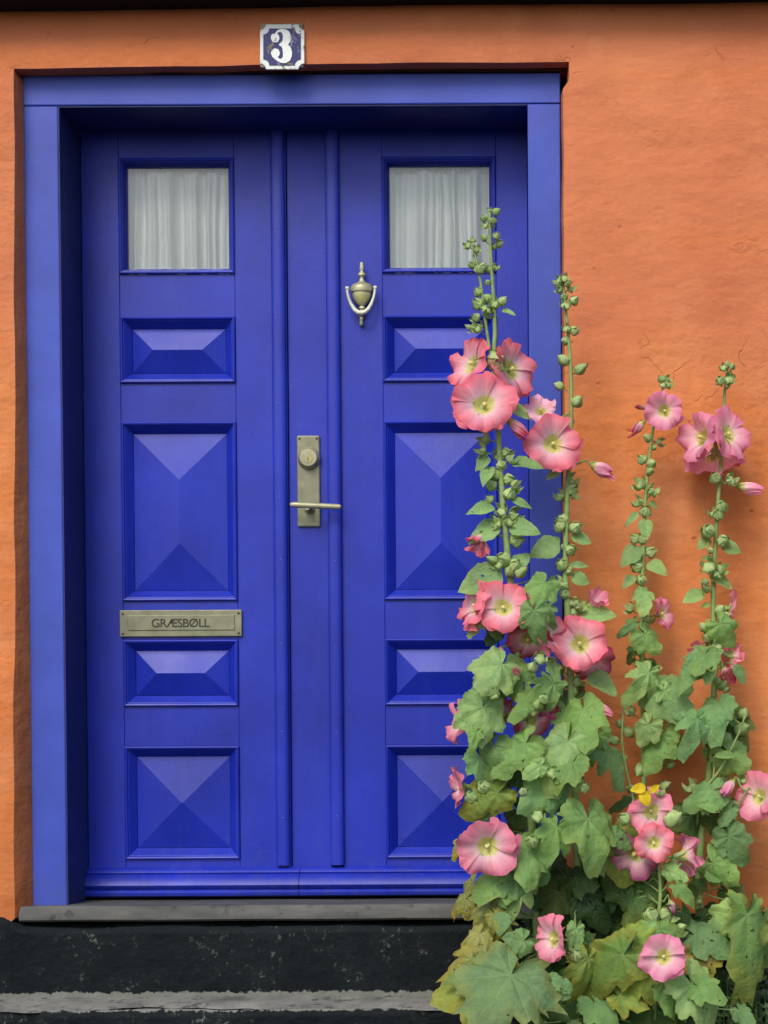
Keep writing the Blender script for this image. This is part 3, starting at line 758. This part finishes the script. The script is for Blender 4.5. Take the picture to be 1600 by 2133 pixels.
def calyx_mesh():
    mb = MB(); mb.lathe([(.05, -.35), (.05, -.18), (.12, -.14), (.17, -.04), (.13, .06)], (0, 0, 0), 10)
    for k in range(5):
        a = k * 1.2566; d = Vector((math.cos(a), math.sin(a), 0)); s = Vector((-d.y, d.x, 0))
        z = Vector((0, 0, 1))
        mb.add([d * .14 + s * .10 + z * -.06, d * .14 - s * .10 + z * -.06, d * .27 - s * .08 + z * .12, d * .27 + s * .08 + z * .12, d * .36 + z * .30], [(0, 1, 2, 3), (3, 2, 4)])
    m = mesh('flower', mb.v, mb.f, M['bud'], True); return m
CAL = calyx_mesh()
def stamen_mesh():
    mb = MB(); mb.lathe([(.045, 0), (.04, .12), (.05, .2), (.075, .27), (.08, .33), (.06, .39), (.02, .42)], (0, 0, 0), 10); rr = random.Random(3)
    for k in range(26):
        a = rr.uniform(0, 6.28); h = rr.uniform(.2, .41); r = .085 * (1 - max(0, h - .33) * 6)
        c = Vector((math.cos(a) * r, math.sin(a) * r, h)); e = .022
        mb.add([c + Vector(q) * e for q in ((1, 0, 0), (-1, 0, 0), (0, 1, 0), (0, -1, 0), (0, 0, 1), (0, 0, -1))], [(0, 2, 4), (2, 1, 4), (1, 3, 4), (3, 0, 4), (2, 0, 5), (1, 2, 5), (3, 1, 5), (0, 3, 5)])
    return mesh('stamens', mb.v, mb.f, M['stamen'], True)
STA = stamen_mesh()
def bud_mesh(kind):
    mb = MB(); n = 15; rr = random.Random(kind)
    if kind == 0: prof = [(.07, -1.3), (.06, -.75), (.10, -.62), (.36, -.5), (.52, -.2), (.50, .12), (.34, .40), (.13, .62), (.03, .8)]
    elif kind == 1: prof = [(.06, -1.3), (.06, -.55), (.14, -.48), (.50, -.38), (.60, -.10), (.52, .12), (.30, .26), (.12, .36), (.03, .40)]
    elif kind == 2: prof = [(.07, -1.5), (.07, -.9), (.16, -.8), (.46, -.6), (.56, -.2), (.46, .2), (.28, .6), (.12, 1.0), (.03, 1.25)]
    else: prof = [(.07, -1.1), (.07, -.5), (.20, -.42), (.50, -.28), (.56, -.08), (.42, .06), (.2, .10), (.1, .12), (.02, .12)]
    v = []; f = []
    for (r, z) in prof:
        for k in range(n):
            a = 2 * math.pi * k / n; rg = r * (1 + (.13 * math.cos(5 * a) if r > .15 else 0)); v.append((rg * math.cos(a), rg * math.sin(a), z))
    for i in range(len(prof) - 1):
        for k in range(n): f.append((i * n + k, i * n + (k + 1) % n, (i + 1) * n + (k + 1) % n, (i + 1) * n + k))
    mb.add(v, f)
    if kind in (1, 3):    # pointed sepals closing over the pod
        for k in range(5):
            a = k * 1.2566 + .3; d = Vector((math.cos(a), math.sin(a), 0)); s = Vector((-d.y, d.x, 0)); z = Vector((0, 0, 1)); o = .25 if kind == 3 else 0
            mb.add([d * .58 + s * .30 - z * .15, d * .58 - s * .30 - z * .15, d * (.48 + o) - s * .22 + z * .25, d * (.48 + o) + s * .22 + z * .25, d * (.22 + o * 1.6) + z * .72], [(0, 1, 2, 3), (3, 2, 4)])
    m = mesh('bud', mb.v, mb.f, [M['bud'], M['tip']], True)
    if kind == 2:
        for p in m.polygons:
            if all(m.vertices[i].co.z > .95 for i in p.vertices): p.material_index = 1
    return m
BUD = [bud_mesh(k) for k in range(4)]

def cat(pts, n=5):
    out = []; P = [pts[0]] + list(pts) + [pts[-1]]
    for i in range(1, len(P) - 2):
        for k in range(n):
            t = k / n; a, b, c, d = P[i - 1], P[i], P[i + 1], P[i + 2]
            out.append(.5 * ((2 * b) + (c - a) * t + (2 * a - 5 * b + 4 * c - d) * t * t + (3 * b - a - 3 * c + d) * t ** 3))
    out.append(P[-2].copy()); return out

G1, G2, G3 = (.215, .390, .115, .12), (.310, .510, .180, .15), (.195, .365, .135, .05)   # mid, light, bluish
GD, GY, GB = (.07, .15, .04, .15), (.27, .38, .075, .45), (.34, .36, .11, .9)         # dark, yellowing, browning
CORAL, ROSE, MAUVE, CRIM, PALE = (.86, .20, .26, 1), (.84, .25, .36, 1), (.80, .27, .42, 1), (.50, .060, .12, 1), (.90, .50, .60, 1)
PX = 1 / 850.0
class Plant:
    def __init__(s, label, root, stems, rb=.0085, rt=.003):
        s.root = Vector(root); s.e = empty('hollyhock', s.root, label, 'hollyhock', 'hollyhocks by the door'); s.paths = []
        for st_ in stems:
            pts = cat([W(*p) for p in st_[0]]); s.stem(pts, st_[1], st_[2])
    def stem(s, pts, r0, r1):
        n = len(pts); rs = [r0 + (r1 - r0) * i / (n - 1) for i in range(n)]
        m = MB().tube([p - s.root for p in pts], rs, 8); put('stem', mesh('stem', m.v, m.f, M['stem'], True), s.e); s.paths.append(pts)
    def near(s, p, below=0.0):
        best = None
        for path in s.paths:
            for q in path:
                d = (q - p).length + (0.6 * max(0, q.z - p.z) if below else 0)
                if best is None or d < best[0]: best = (d, q)
        return best[1]
    def leaf(s, px, py, ang, L, col=G1, Y=-.25, n=None, fam=None, stalk=True):
        p = W(px, py, Y)
        nn = Vector(n) if n else Vector((R_.uniform(-.6, .6), -1, R_.uniform(.05, .95)))
        nn.normalize(); t = Vector((math.cos(rad(ang)), 0, math.sin(rad(ang)))); t = (t - nn * t.dot(nn)).normalized(); x = t.cross(nn)
        q = Matrix((x, t, nn)).transposed().to_quaternion()
        fam = fam or (BIG if L > 62 else MED if L > 46 else OV)
        k = R_.uniform(.86, 1.16); c = (col[0] * k, col[1] * k * R_.uniform(.95, 1.05), col[2] * k, min(1, col[3] * R_.uniform(.5, 1.4)))
        put('leaf', R_.choice(fam), s.e, p - s.root, q, L * PX * (.74 if fam in (BIG, MED) else 1.0), c)
        if stalk and L > 70 and fam is BIG and not n and R_.random() < .8:
            s.leaf(px + R_.uniform(-38, 38), py + R_.uniform(-20, 50), ang + R_.uniform(-50, 50), L * R_.uniform(.5, .72), R_.choice((G1, G2, G3, col)), Y + R_.uniform(-.03, .05))
        if stalk:
            b = s.near(p - t * L * PX * .4 - Vector((0, 0, .03)), .5); d = (b - p)
            if d.length > .012:
                mid = p.lerp(b, .5) + Vector((0, .01, .012)) - nn * .012
                pts = cat([p, p.lerp(mid, .55) - t * .006, mid, b], 3)
                m = MB().tube([u - p for u in pts], [.0013] * 3 + [.0018] * (len(pts) - 3), 5)
                put('leaf_stalk', mesh('leaf_stalk', m.v, m.f, M['stem'], True), s.e, p - s.root)
    def small(s, px, py, ang, L, Y=-.25, col=G2): s.leaf(px, py, ang, L, col, Y, fam=OV if L < 50 else OV[:3], stalk=False, n=(R_.uniform(-.4, .4), -1, R_.uniform(.3, 1.0)))
    def bud(s, px, py, r=8, kind=None, Y=-.25):
        p = W(px, py, Y + R_.uniform(-.012, .012)); b = s.near(p); d = p - b
        if d.length < .004: d = Vector((R_.uniform(-1, 1), -1, .8)) * .01
        d = Vector((d.x, min(d.y, 0) - .004, d.z)).normalized() * .8 + Vector((0, -.25, .45))
        q = d.to_track_quat('Z', 'Y') @ Euler((0, 0, R_.uniform(0, 6))).to_quaternion()
        put('bud', BUD[R_.choice((0, 1, 1, 3, 3)) if kind is None else kind], s.e, p - s.root, q, r * PX * 1.68 * R_.uniform(.85, 1.15))
    def flower(s, px, py, r, d=(0, -1, .12), col=ROSE, kind=0, Y=-.29, closed=None):
        d = (d[0] + R_.uniform(-.22, .22), d[1], d[2] + R_.uniform(-.18, .22)); zs = R_.uniform(.75, 1.45)
        n = Vector(d).normalized(); R0_ = r * PX * (.93 if kind == 0 else 1.1); p = W(px, py, Y) - n * R0_ * .3
        q = n.to_track_quat('Z', 'Y') @ Euler((0, 0, R_.uniform(0, 6))).to_quaternion()
        fo = put('flower', CAL, s.e, p - s.root, q, (R0_, R0_ * R_.uniform(.9, 1.08), R0_ * zs))
        for k in range(5):
            qq = Euler((R_.uniform(-.10, .10), R_.uniform(-.10, .10), k * 1.2566 + R_.uniform(-.13, .13))).to_quaternion()
            kk = R_.uniform(.9, 1.1)
            put('petal', R_.choice(PET[kind]), fo, (0, 0, .02), qq, (R_.uniform(.9, 1.12), R_.uniform(.84, 1.10), R_.uniform(.8, 1.25)), (min(1, col[0] * kk), col[1] * kk, col[2] * kk, 1))
        if kind < 2: put('stamens', STA, fo, (0, 0, .03), None, .9)
        b = s.near(p); dd = b - (p - n * R0_ * .33); st0 = p - n * R0_ * .33
        if dd.length > .01:
            pts = cat([st0, st0 + n * -.01, st0.lerp(b, .6) - Vector((0, 0, .006)), b], 3); m = MB().tube([u - st0 for u in pts], .0022, 6)
            put('flower_stalk', mesh('flower_stalk', m.v, m.f, M['stem'], True), s.e, st0 - s.root)

def buds(pl, lst, r, Y):
    for t in lst: pl.bud(t[0], t[1], t[2] if len(t) > 2 else r, t[3] if len(t) > 3 else None, Y)

# ---- plant A: the tallest, two tips before the right window
YA = -.30
A_ = Plant('tallest hollyhock with two bud-tipped spikes in front of the right door leaf', (W(1130, 2150, YA).x, YA, GZ), [
    ([(1020, 440, YA), (1022, 520, YA), (1028, 620, YA), (1031, 690, YA), (1030, 745, YA), (1038, 900, YA), (1047, 1040, YA), (1058, 1160, YA), (1066, 1240, YA + .02), (1082, 1400, YA + .04), (1100, 1600, YA + .04), (1115, 1850, YA + .05), (1128, 2160, YA + .05)], .0030, .0105),
    ([(985, 505, YA), (993, 545, YA), (1003, 600, YA), (1010, 660, YA), (1021, 735, YA), (1032, 800, YA)], .0026, .0042)])
buds(A_, [(1020, 438, 6), (1034, 441, 7), (1008, 455, 7), (1028, 459, 7), (1010, 471, 7), (1023, 470, 6), (1008, 496, 8), (1034, 491, 8), (1040, 507, 9), (1029, 514, 7), (1007, 556, 9), (1032, 557, 8), (1018, 560, 8), (1015, 589, 6),
    (1017, 622, 9), (1030, 632, 10), (1047, 628, 10), (985, 500, 7), (974, 512, 8), (993, 519, 8), (990, 531, 6), (984, 552, 8), (998, 560, 9), (996, 608, 10), (996, 633, 11), (1013, 643, 11), (1015, 652, 10), (991, 661, 10), (984, 681, 12), (996, 684, 9)], 9, YA)
buds(A_, [(1000, 757, 13, 1), (1034, 752, 17, 1), (1040, 762, 12), (1010, 915, 12), (1003, 938, 11, 3), (1041, 950, 11), (1055, 943, 11), (1065, 955, 11), (1045, 971, 10), (1030, 990, 12), (1024, 1011, 11), (1060, 999, 11), (1074, 1011, 10), (1062, 1028, 12),
    (1020, 1040, 10), (1045, 1064, 12), (1038, 1082, 12), (1072, 1073, 12), (1060, 1086, 11), (1036, 1093, 10), (1077, 1125, 14, 1), (1048, 1165, 14), (1038, 1175, 11), (1074, 1177, 12), (1086, 1192, 12, 2), (1026, 1166, 10, 2), (1087, 1238, 13), (1062, 1190, 12)], 11, YA)
for a in ((1066, 967, -15, 62), (1031, 1058, 203, 58), (1060, 1098, -18, 62), (1043, 1095, 207, 68), (1020, 953, 228, 38), (1018, 945, 200, 28), (1022, 972, -100, 52), (1076, 1030, 80, 42), (1066, 846, -38, 44), (1068, 1185, 50, 50), (1046, 1190, 207, 92), (1066, 1040, -25, 40), (1045, 648, -20, 28)): A_.small(*a, Y=YA)
A_.flower(982, 757, 60, (-.75, -.7, .35), CORAL, 0, YA + .02); A_.flower(1070, 768, 62, (.75, -.6, .2), CORAL, 0, YA + .02)
A_.flower(1010, 842, 70, (-.05, -1, .12), CORAL, 0, YA - .04); A_.flower(1066, 880, 26, (.55, -.5, -.55), CRIM, 2, YA)
A_.flower(1003, 1118, 32, (-.35, -.5, -.8), CORAL, 1, YA)
A_.flower(990, 1262, 52, (-.75, -.6, .1), CORAL, 0, YA - .01); A_.flower(1075, 1258, 42, (.5, -.8, .2), CORAL, 0, YA); A_.flower(1048, 1265, 58, (0, -1, .10), CORAL, 0, YA - .05)
A_.flower(1100, 1335, 52, (-.2, -.75, -.75), CRIM, 0, YA); A_.flower(1140, 1322, 50, (.65, -.6, .1), CORAL, 0, YA - .01)
A_.flower(962, 1503, 48, (-.93, -.35, .1), ROSE, 0, YA); A_.flower(1052, 1492, 32, (-.2, -1, .3), CRIM, 1, YA + .03); A_.flower(1105, 1502, 40, (.1, -1, -.1), CRIM, 0, YA + .03)
A_.flower(958, 1642, 46, (-.96, -.25, 0), ROSE, 0, YA + .02); A_.flower(1015, 1763, 60, (-.05, -1, -.02), ROSE, 0, YA - .11); A_.flower(1044, 1352, 12, (-.2, -1, -.2), ROSE, 2, YA - .02)
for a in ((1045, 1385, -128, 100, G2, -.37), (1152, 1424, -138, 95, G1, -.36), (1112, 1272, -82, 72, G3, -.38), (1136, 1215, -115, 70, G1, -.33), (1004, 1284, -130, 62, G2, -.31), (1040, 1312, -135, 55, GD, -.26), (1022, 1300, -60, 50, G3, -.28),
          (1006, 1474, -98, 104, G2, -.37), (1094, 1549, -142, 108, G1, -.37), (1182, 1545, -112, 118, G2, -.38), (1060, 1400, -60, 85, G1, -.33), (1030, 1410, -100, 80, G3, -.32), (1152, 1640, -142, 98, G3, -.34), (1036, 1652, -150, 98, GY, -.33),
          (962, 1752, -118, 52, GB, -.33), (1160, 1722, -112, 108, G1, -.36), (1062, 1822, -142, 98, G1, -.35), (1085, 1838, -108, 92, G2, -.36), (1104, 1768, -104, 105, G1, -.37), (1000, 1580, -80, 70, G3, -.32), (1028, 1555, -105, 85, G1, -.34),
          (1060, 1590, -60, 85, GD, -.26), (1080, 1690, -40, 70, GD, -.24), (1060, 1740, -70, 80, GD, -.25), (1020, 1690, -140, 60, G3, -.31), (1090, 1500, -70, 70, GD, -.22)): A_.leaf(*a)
buds(A_, [(1125, 1372, 13), (1110, 1390, 12), (1135, 1455, 12), (1122, 1468, 11), (1028, 1445, 11), (1150, 1610, 12), (1165, 1622, 12), (980, 1660, 13, 1), (1005, 1640, 12, 1), (1120, 1700, 11), (1108, 1752, 12), (1090, 1650, 11), (1205, 1625, 12), (1218, 1640, 12)], 12, -.39)
A_.flower(1078, 1402, 15, (-.3, -1, .3), CORAL, 2, -.38); A_.flower(1130, 1470, 26, (.5, -.8, -.2), CRIM, 1, -.33)
# big bottom leaves
A_.leaf(1065, 2032, -118, 160, (.18, .30, .13, .65), -.50, n=(.05, -.8, .75), fam=[RAG])
A_.leaf(1130, 2062, -60, 95, G3, -.48); A_.leaf(1020, 2040, 190, 120, GY, -.46, n=(-.2, -.8, .8), fam=[BIG[0]])
for a in ((985, 1842, -130, 50, GB, -.32), (972, 1870, -155, 48, GB, -.33), (1015, 1890, -105, 62, GB, -.34), (1040, 1930, -115, 60, GB, -.35), (1000, 1945, -120, 72, GB, -.38), (1010, 1990, -150, 88, GB, -.42), (985, 2000, -100, 55, GB, -.44), (1050, 1980, -60, 50, GY, -.38), (1030, 1905, -60, 55, GB, -.36)): A_.leaf(*a, fam=CRUMP)
A_.leaf(1052, 1900, -100, 45, G3, -.36); A_.leaf(1090, 1960, 215, 66, G3, -.40)

# ---- plant B: in front of the right jamb
YB = -.22
B_ = Plant('slender hollyhock rising before the right jamb of the surround, open pink bloom at mid height', (W(1215, 2150, YB).x, YB, GZ), [
    ([(1172, 582, YB), (1178, 640, YB), (1186, 720, YB), (1190, 800, YB), (1189, 900, YB), (1183, 1000, YB), (1180, 1100, YB), (1178, 1200, YB), (1184, 1290, YB), (1190, 1450, YB), (1200, 1700, YB), (1212, 2160, YB)], .0028, .0095)])
buds(B_, [(1164, 586, 8), (1176, 580, 8), (1183, 590, 7), (1166, 602, 8), (1189, 600, 9), (1176, 618, 8), (1196, 626, 9), (1178, 636, 9), (1180, 685, 7), (1197, 689, 10), (1178, 710, 11), (1174, 750, 12, 0), (1210, 768, 13, 2), (1165, 804, 11, 0), (1203, 836, 12, 0), (1190, 877, 6),
    (1190, 1000, 12), (1192, 1020, 12), (1167, 1034, 10), (1195, 1031, 9), (1171, 1083, 12), (1165, 1096, 11), (1200, 1099, 13, 1), (1180, 1139, 11), (1190, 1145, 13), (1170, 1176, 11), (1186, 1190, 10), (1161, 1214, 12), (1175, 1222, 12), (1176, 1238, 11), (1193, 1258, 12), (1206, 1262, 11), (1197, 1276, 11), (1150, 1380, 12), (1165, 1395, 13), (1205, 1420, 12), (1195, 1440, 12)], 11, YB)
for a in ((1165, 1132, 205, 62), (1190, 1118, -5, 42), (1164, 1134, 118, 42), (1186, 1178, 5, 38), (1190, 1200, -18, 38), (1165, 978, 225, 38), (1208, 1283, -3, 70), (1188, 1025, -40, 25), (1225, 1405, -45, 70)): B_.small(*a, Y=YB)
B_.flower(1127, 858, 36, (-.3, -.8, .6), PALE, 0, YB + .0); B_.flower(1153, 924, 58, (.22, -1, .08), CORAL, 0, YB - .05)
B_.flower(1243, 972, 30, (.75, -.45, -.42), MAUVE, 2, YB); B_.flower(1234, 1260, 28, (.6, -.5, .5), ROSE, 1, YB)
B_.flower(1232, 1372, 46, (.4, -.7, -.6), CRIM, 0, YB); B_.flower(1208, 1342, 59, (.08, -1, .06), CORAL, 0, YB - .06); B_.flower(1240, 1466, 26, (.7, -.5, -.5), ROSE, 2, YB - .03)
for a in ((1215, 1478, -80, 108, G1, -.35), (1225, 1706, -94, 128, G1, -.38), (1262, 1568, -62, 96, G3, -.28), (1280, 1752, -76, 110, (.16, .24, .05, .5), -.30), (1150, 1385, -75, 60, G2, -.28), (1190, 1440, -120, 66, GD, -.2), (1245, 1530, -115, 70, G1, -.25), (1165, 1660, -75, 60, GD, -.2)): B_.leaf(*a)
B_.leaf(1298, 1990, 216, 100, (.14, .25, .05, .5), -.44, n=(-.35, -.9, .35), fam=[BIG[1]]); B_.leaf(1345, 2022, -132, 92, GY, -.44, fam=[BIG[3]]); B_.leaf(1322, 1960, 60, 60, GY, -.40, fam=[BIG[5]])
B_.leaf(1200, 1935, -95, 60, G2, -.42); B_.leaf(1225, 1998, -95, 78, GY, -.42, fam=CRUMP); B_.leaf(1250, 2010, -60, 70, GY, -.40, fam=CRUMP)
B_.flower(1152, 1957, 52, (-.86, -.5, 0), ROSE, 0, -.45); buds(B_, [(1192, 1948, 12, 0), (1200, 1990, 13, 1)], 12, -.42)
# dense foliage low between the stems, its shade put into darker leaf colours
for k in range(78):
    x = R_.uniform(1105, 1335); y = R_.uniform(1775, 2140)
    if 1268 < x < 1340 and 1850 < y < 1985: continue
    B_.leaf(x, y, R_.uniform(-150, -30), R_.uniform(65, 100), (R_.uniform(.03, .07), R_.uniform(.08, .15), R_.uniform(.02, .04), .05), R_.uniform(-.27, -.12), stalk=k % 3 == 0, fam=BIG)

# ---- plant C
YC = -.15
C_ = Plant('thin hollyhock against the orange wall with one small pink bloom near its tip', (W(1345, 2150, YC).x, YC, GZ), [
    ([(1385, 788, YC), (1378, 820, YC), (1363, 880, YC), (1352, 960, YC), (1344, 1050, YC), (1340, 1150, YC), (1337, 1300, YC), (1340, 1450, YC), (1342, 1700, YC), (1345, 2160, YC)], .0018, .0075),
    ([(1300, 1470, YC - .04), (1296, 1540, YC - .04), (1306, 1610, YC - .04), (1322, 1680, YC - .04), (1335, 1800, YC - .02)], .002, .004)])
buds(C_, [(1377, 789, 7), (1390, 790, 7), (1381, 802, 6), (1393, 803, 7), (1350, 912, 11), (1375, 921, 10), (1362, 932, 8), (1337, 957, 11, 1), (1358, 966, 12), (1355, 982, 10), (1333, 1009, 12), (1360, 1024, 11), (1330, 1046, 12), (1345, 1065, 12, 1), (1323, 1122, 12), (1338, 1122, 10), (1356, 1150, 12, 1), (1326, 1180, 12), (1335, 1208, 13, 1),
    (1312, 1268, 10), (1350, 1290, 10), (1345, 1305, 10), (1332, 1380, 12), (1354, 1388, 12), (1347, 1268, 10), (1300, 1458, 9), (1314, 1482, 10), (1291, 1507, 11, 0), (1309, 1525, 11, 0), (1279, 1543, 11, 0), (1334, 1604, 15, 0), (1315, 1643, 12), (1302, 1578, 6)], 11, YC)
buds(C_, [(1389, 1570, 9, 0), (1376, 1585, 9, 0), (1400, 1579, 9, 0), (1396, 1594, 9, 0), (1385, 1636, 11, 0)], 9, YC)
for a in ((1330, 1068, 228, 38), (1342, 1080, -85, 44), (1335, 1140, 222, 54), (1350, 1172, -45, 48), (1322, 1200, 235, 42), (1352, 1045, -40, 22)): C_.small(*a, Y=YC)
C_.flower(1385, 856, 42, (.1, -1, .05), MAUVE, 0, YC - .04); C_.flower(1336, 884, 22, (-.6, -.4, -.6), CRIM, 2, YC); C_.flower(1342, 850, 12, (-.6, -.5, .1), CRIM, 2, YC)
C_.flower(1381, 1278, 40, (.82, -.5, .05), ROSE, 0, YC); 
for a in ((1340, 1234, -92, 62, G2, -.2), (1322, 1298, -142, 54, G3, -.18), (1345, 1322, -48, 64, G1, -.2), (1322, 1350, -118, 50, GD, -.16), (1352, 1400, -126, 96, G2, -.22), (1372, 1432, -52, 118, G3, -.2), (1352, 1510, -122, 66, G2, -.22), (1378, 1532, -112, 98, G1, -.2), (1315, 1668, -155, 60, GD, -.16), (1345, 1372, -70, 46, GD, -.14)): C_.leaf(*a)
for (a_, b_, c_) in ((1346, 1640, -170), (1336, 1650, -60), (1352, 1652, 40)): C_.leaf(a_, b_, c_, 30, (.80, .62, .015, 0), -.38, n=(.1, -1, .3), fam=OV, stalk=False)  # yellow leaf shapes forming a small yellow flower

# ---- plant D: far right
YD = -.17
D_ = Plant('hollyhock at the far right with a clustered trio of mauve-pink blooms high up', (W(1480, 2150, YD).x, YD, GZ), [
    ([(1517, 762, YD), (1511, 800, YD), (1507, 870, YD), (1502, 960, YD), (1495, 1060, YD), (1489, 1160, YD), (1486, 1260, YD), (1490, 1350, YD), (1486, 1480, YD), (1478, 1600, YD), (1464, 1720, YD), (1456, 1860, YD), (1470, 2160, YD)], .0024, .0100),
    ([(1552, 1492, YD - .06), (1538, 1530, YD - .06), (1502, 1600, YD - .06), (1462, 1655, YD - .05), (1452, 1720, YD)], .0022, .004),
    ([(1560, 1640, YD - .05), (1530, 1690, YD - .05), (1500, 1750, YD - .03), (1466, 1800, YD)], .002, .0035)])
buds(D_, [(1507, 766, 8), (1517, 759, 8), (1526, 764, 8), (1520, 778, 6), (1500, 793, 9), (1520, 791, 9), (1515, 804, 6), (1489, 995, 13, 1), (1523, 1000, 11), (1505, 1054, 13), (1497, 1071, 12), (1488, 1070, 10), (1474, 1106, 13, 1), (1508, 1127, 13, 1), (1480, 1147, 9), (1476, 1182, 13), (1503, 1185, 13), (1495, 1195, 11), (1468, 1212, 10), (1470, 1226, 10, 2), (1500, 1271, 12), (1512, 1284, 10),
    (1466, 1306, 11), (1475, 1326, 13), (1494, 1343, 12), (1504, 1426, 12), (1513, 1434, 9), (1495, 1418, 10), (1549, 1487, 11, 0), (1545, 1519, 14, 0), (1512, 1537, 13, 0), (1507, 1620, 12), (1440, 1640, 13), (1456, 1655, 13, 3), (1462, 1643, 10), (1530, 1675, 14, 1), (1520, 1735, 10), (1548, 1624, 11), (1457, 1880, 7, 0)], 11, YD - .02)
for a in ((1478, 1122, 228, 34), (1503, 1135, -25, 40), (1478, 1198, -38, 52), (1466, 1234, 216, 50), (1486, 1165, 180, 26), (1480, 1260, -160, 20), (1390, 1425, -50, 22)): D_.small(*a, Y=YD)
D_.flower(1465, 912, 60, (-.8, -.5, .3), MAUVE, 0, YD - .01); D_.flower(1490, 958, 66, (-.1, .35, -.55), MAUVE, 0, YD + .05); D_.flower(1522, 902, 60, (.75, -.75, .1), MAUVE, 0, YD - .03)
D_.flower(1546, 1014, 28, (.75, -.4, -.5), MAUVE, 2, YD); D_.flower(1527, 1268, 42, (.97, -.2, 0), ROSE, 0, YD); D_.flower(1522, 1365, 34, (.5, .3, -.3), ROSE, 0, YD); D_.flower(1468, 1345, 22, (-.6, -.6, -.2), ROSE, 1, YD); D_.flower(1508, 1392, 24, (.2, -.6, -.6), CRIM, 1, YD)
D_.flower(1524, 1632, 26, (-.4, -.7, -.6), MAUVE, 2, YD - .06); D_.flower(1583, 1660, 52, (-.62, -.75, 0), ROSE, 0, YD - .06)
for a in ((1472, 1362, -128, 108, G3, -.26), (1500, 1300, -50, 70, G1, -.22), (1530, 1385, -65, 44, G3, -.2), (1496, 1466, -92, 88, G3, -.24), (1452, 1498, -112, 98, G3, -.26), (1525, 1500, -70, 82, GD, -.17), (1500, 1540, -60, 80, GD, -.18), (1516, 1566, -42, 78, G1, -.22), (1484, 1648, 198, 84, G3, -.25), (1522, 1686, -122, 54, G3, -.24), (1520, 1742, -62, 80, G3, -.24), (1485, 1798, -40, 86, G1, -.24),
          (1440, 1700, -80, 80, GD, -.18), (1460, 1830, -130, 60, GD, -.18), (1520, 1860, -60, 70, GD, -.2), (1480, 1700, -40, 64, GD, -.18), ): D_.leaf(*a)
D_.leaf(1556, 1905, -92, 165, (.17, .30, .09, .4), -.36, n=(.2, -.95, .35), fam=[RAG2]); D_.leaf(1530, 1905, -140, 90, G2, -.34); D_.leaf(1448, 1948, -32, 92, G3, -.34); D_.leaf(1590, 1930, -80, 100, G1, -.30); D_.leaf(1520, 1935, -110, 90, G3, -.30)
for k in range(26):  # filler leaves, the low shade painted in as a darker green
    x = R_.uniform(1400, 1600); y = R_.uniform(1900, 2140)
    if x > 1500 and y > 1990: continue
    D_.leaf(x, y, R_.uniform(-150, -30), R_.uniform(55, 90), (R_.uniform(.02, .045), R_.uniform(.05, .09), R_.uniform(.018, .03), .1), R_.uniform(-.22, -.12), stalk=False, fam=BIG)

# ---- plant E: short one in front, between C and D
YE = -.34
E_ = Plant('short hollyhock in front, low cluster of mauve blooms over one round flower near the bottom', (W(1365, 2150, YE).x, YE, GZ), [
    ([(1366, 1700, YE), (1372, 1780, YE), (1376, 1860, YE), (1370, 1925, YE), (1364, 2040, YE), (1363, 2160, YE)], .0035, .0055)])
E_.flower(1322, 1778, 52, (-.5, -.6, -.5), (.50, .13, .27, 1), 0, YE + .02); E_.flower(1424, 1782, 44, (.75, .25, -.1), MAUVE, 0, YE + .01); E_.flower(1356, 1690, 46, (.1, -1, .25), ROSE, 0, YE); E_.flower(1362, 1757, 40, (.02, -1, .04), CORAL, 0, YE - .05)
E_.flower(1383, 1993, 46, (0, -1, .02), MAUVE, 0, YE - .17); E_.flower(1398, 1882, 18, (.2, -.6, -.7), (.16, .02, .06, 1), 2, YE)
buds(E_, [(1403, 1706, 17, 0), (1393, 1808, 12, 3), (1353, 1906, 15, 1), (1390, 1904, 16, 3), (1420, 1931, 8, 0), (1425, 1946, 8, 0), (1300, 1706, 12), (1375, 1652, 8), (1405, 1795, 10)], 12, YE - .01)
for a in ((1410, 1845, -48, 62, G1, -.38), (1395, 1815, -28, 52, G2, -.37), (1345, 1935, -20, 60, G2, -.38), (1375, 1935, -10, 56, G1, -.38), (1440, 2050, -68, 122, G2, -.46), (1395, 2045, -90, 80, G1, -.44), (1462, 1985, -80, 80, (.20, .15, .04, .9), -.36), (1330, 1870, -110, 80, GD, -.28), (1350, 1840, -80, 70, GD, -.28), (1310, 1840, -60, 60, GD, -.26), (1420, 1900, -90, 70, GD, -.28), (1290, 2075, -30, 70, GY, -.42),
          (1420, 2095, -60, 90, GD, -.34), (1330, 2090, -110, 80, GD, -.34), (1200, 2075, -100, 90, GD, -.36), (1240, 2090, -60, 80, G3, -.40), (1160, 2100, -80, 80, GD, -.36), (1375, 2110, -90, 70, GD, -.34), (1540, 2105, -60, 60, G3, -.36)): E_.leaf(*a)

# ---- weeds at the right
mb = MB(); rw = random.Random(8)
for k in range(900):
    x = rw.uniform(1420, 1640); y = 2150 - abs(rw.gauss(0, 75)); Y = rw.uniform(-.34, -.12)
    if y < 1960: continue
    p = W(x, y, Y); a = rw.uniform(0, 6.28); e = rw.uniform(.004, .010); d = Vector((math.cos(a), rw.uniform(-.5, .5), math.sin(a) + .2)).normalized(); s_ = d.cross(Vector((rw.uniform(-.4, .4), -1, rw.uniform(0, .6)))).normalized()
    mb.add([p, p + d * e + s_ * e * .45, p + d * e * 2, p + d * e - s_ * e * .45], [(0, 1, 2, 3)])
    if k % 5 == 0:
        q0 = Vector((p.x + rw.uniform(-.02, .02), p.y, GZ)); mb.tube([q0, q0.lerp(p, .5) + Vector((.006, 0, 0)), p], .0009, 4)
tag(mb.build('weeds', M['weed'], None), 'fine dark weeds growing at the wall foot, bottom right', 'weeds', kind='stuff')
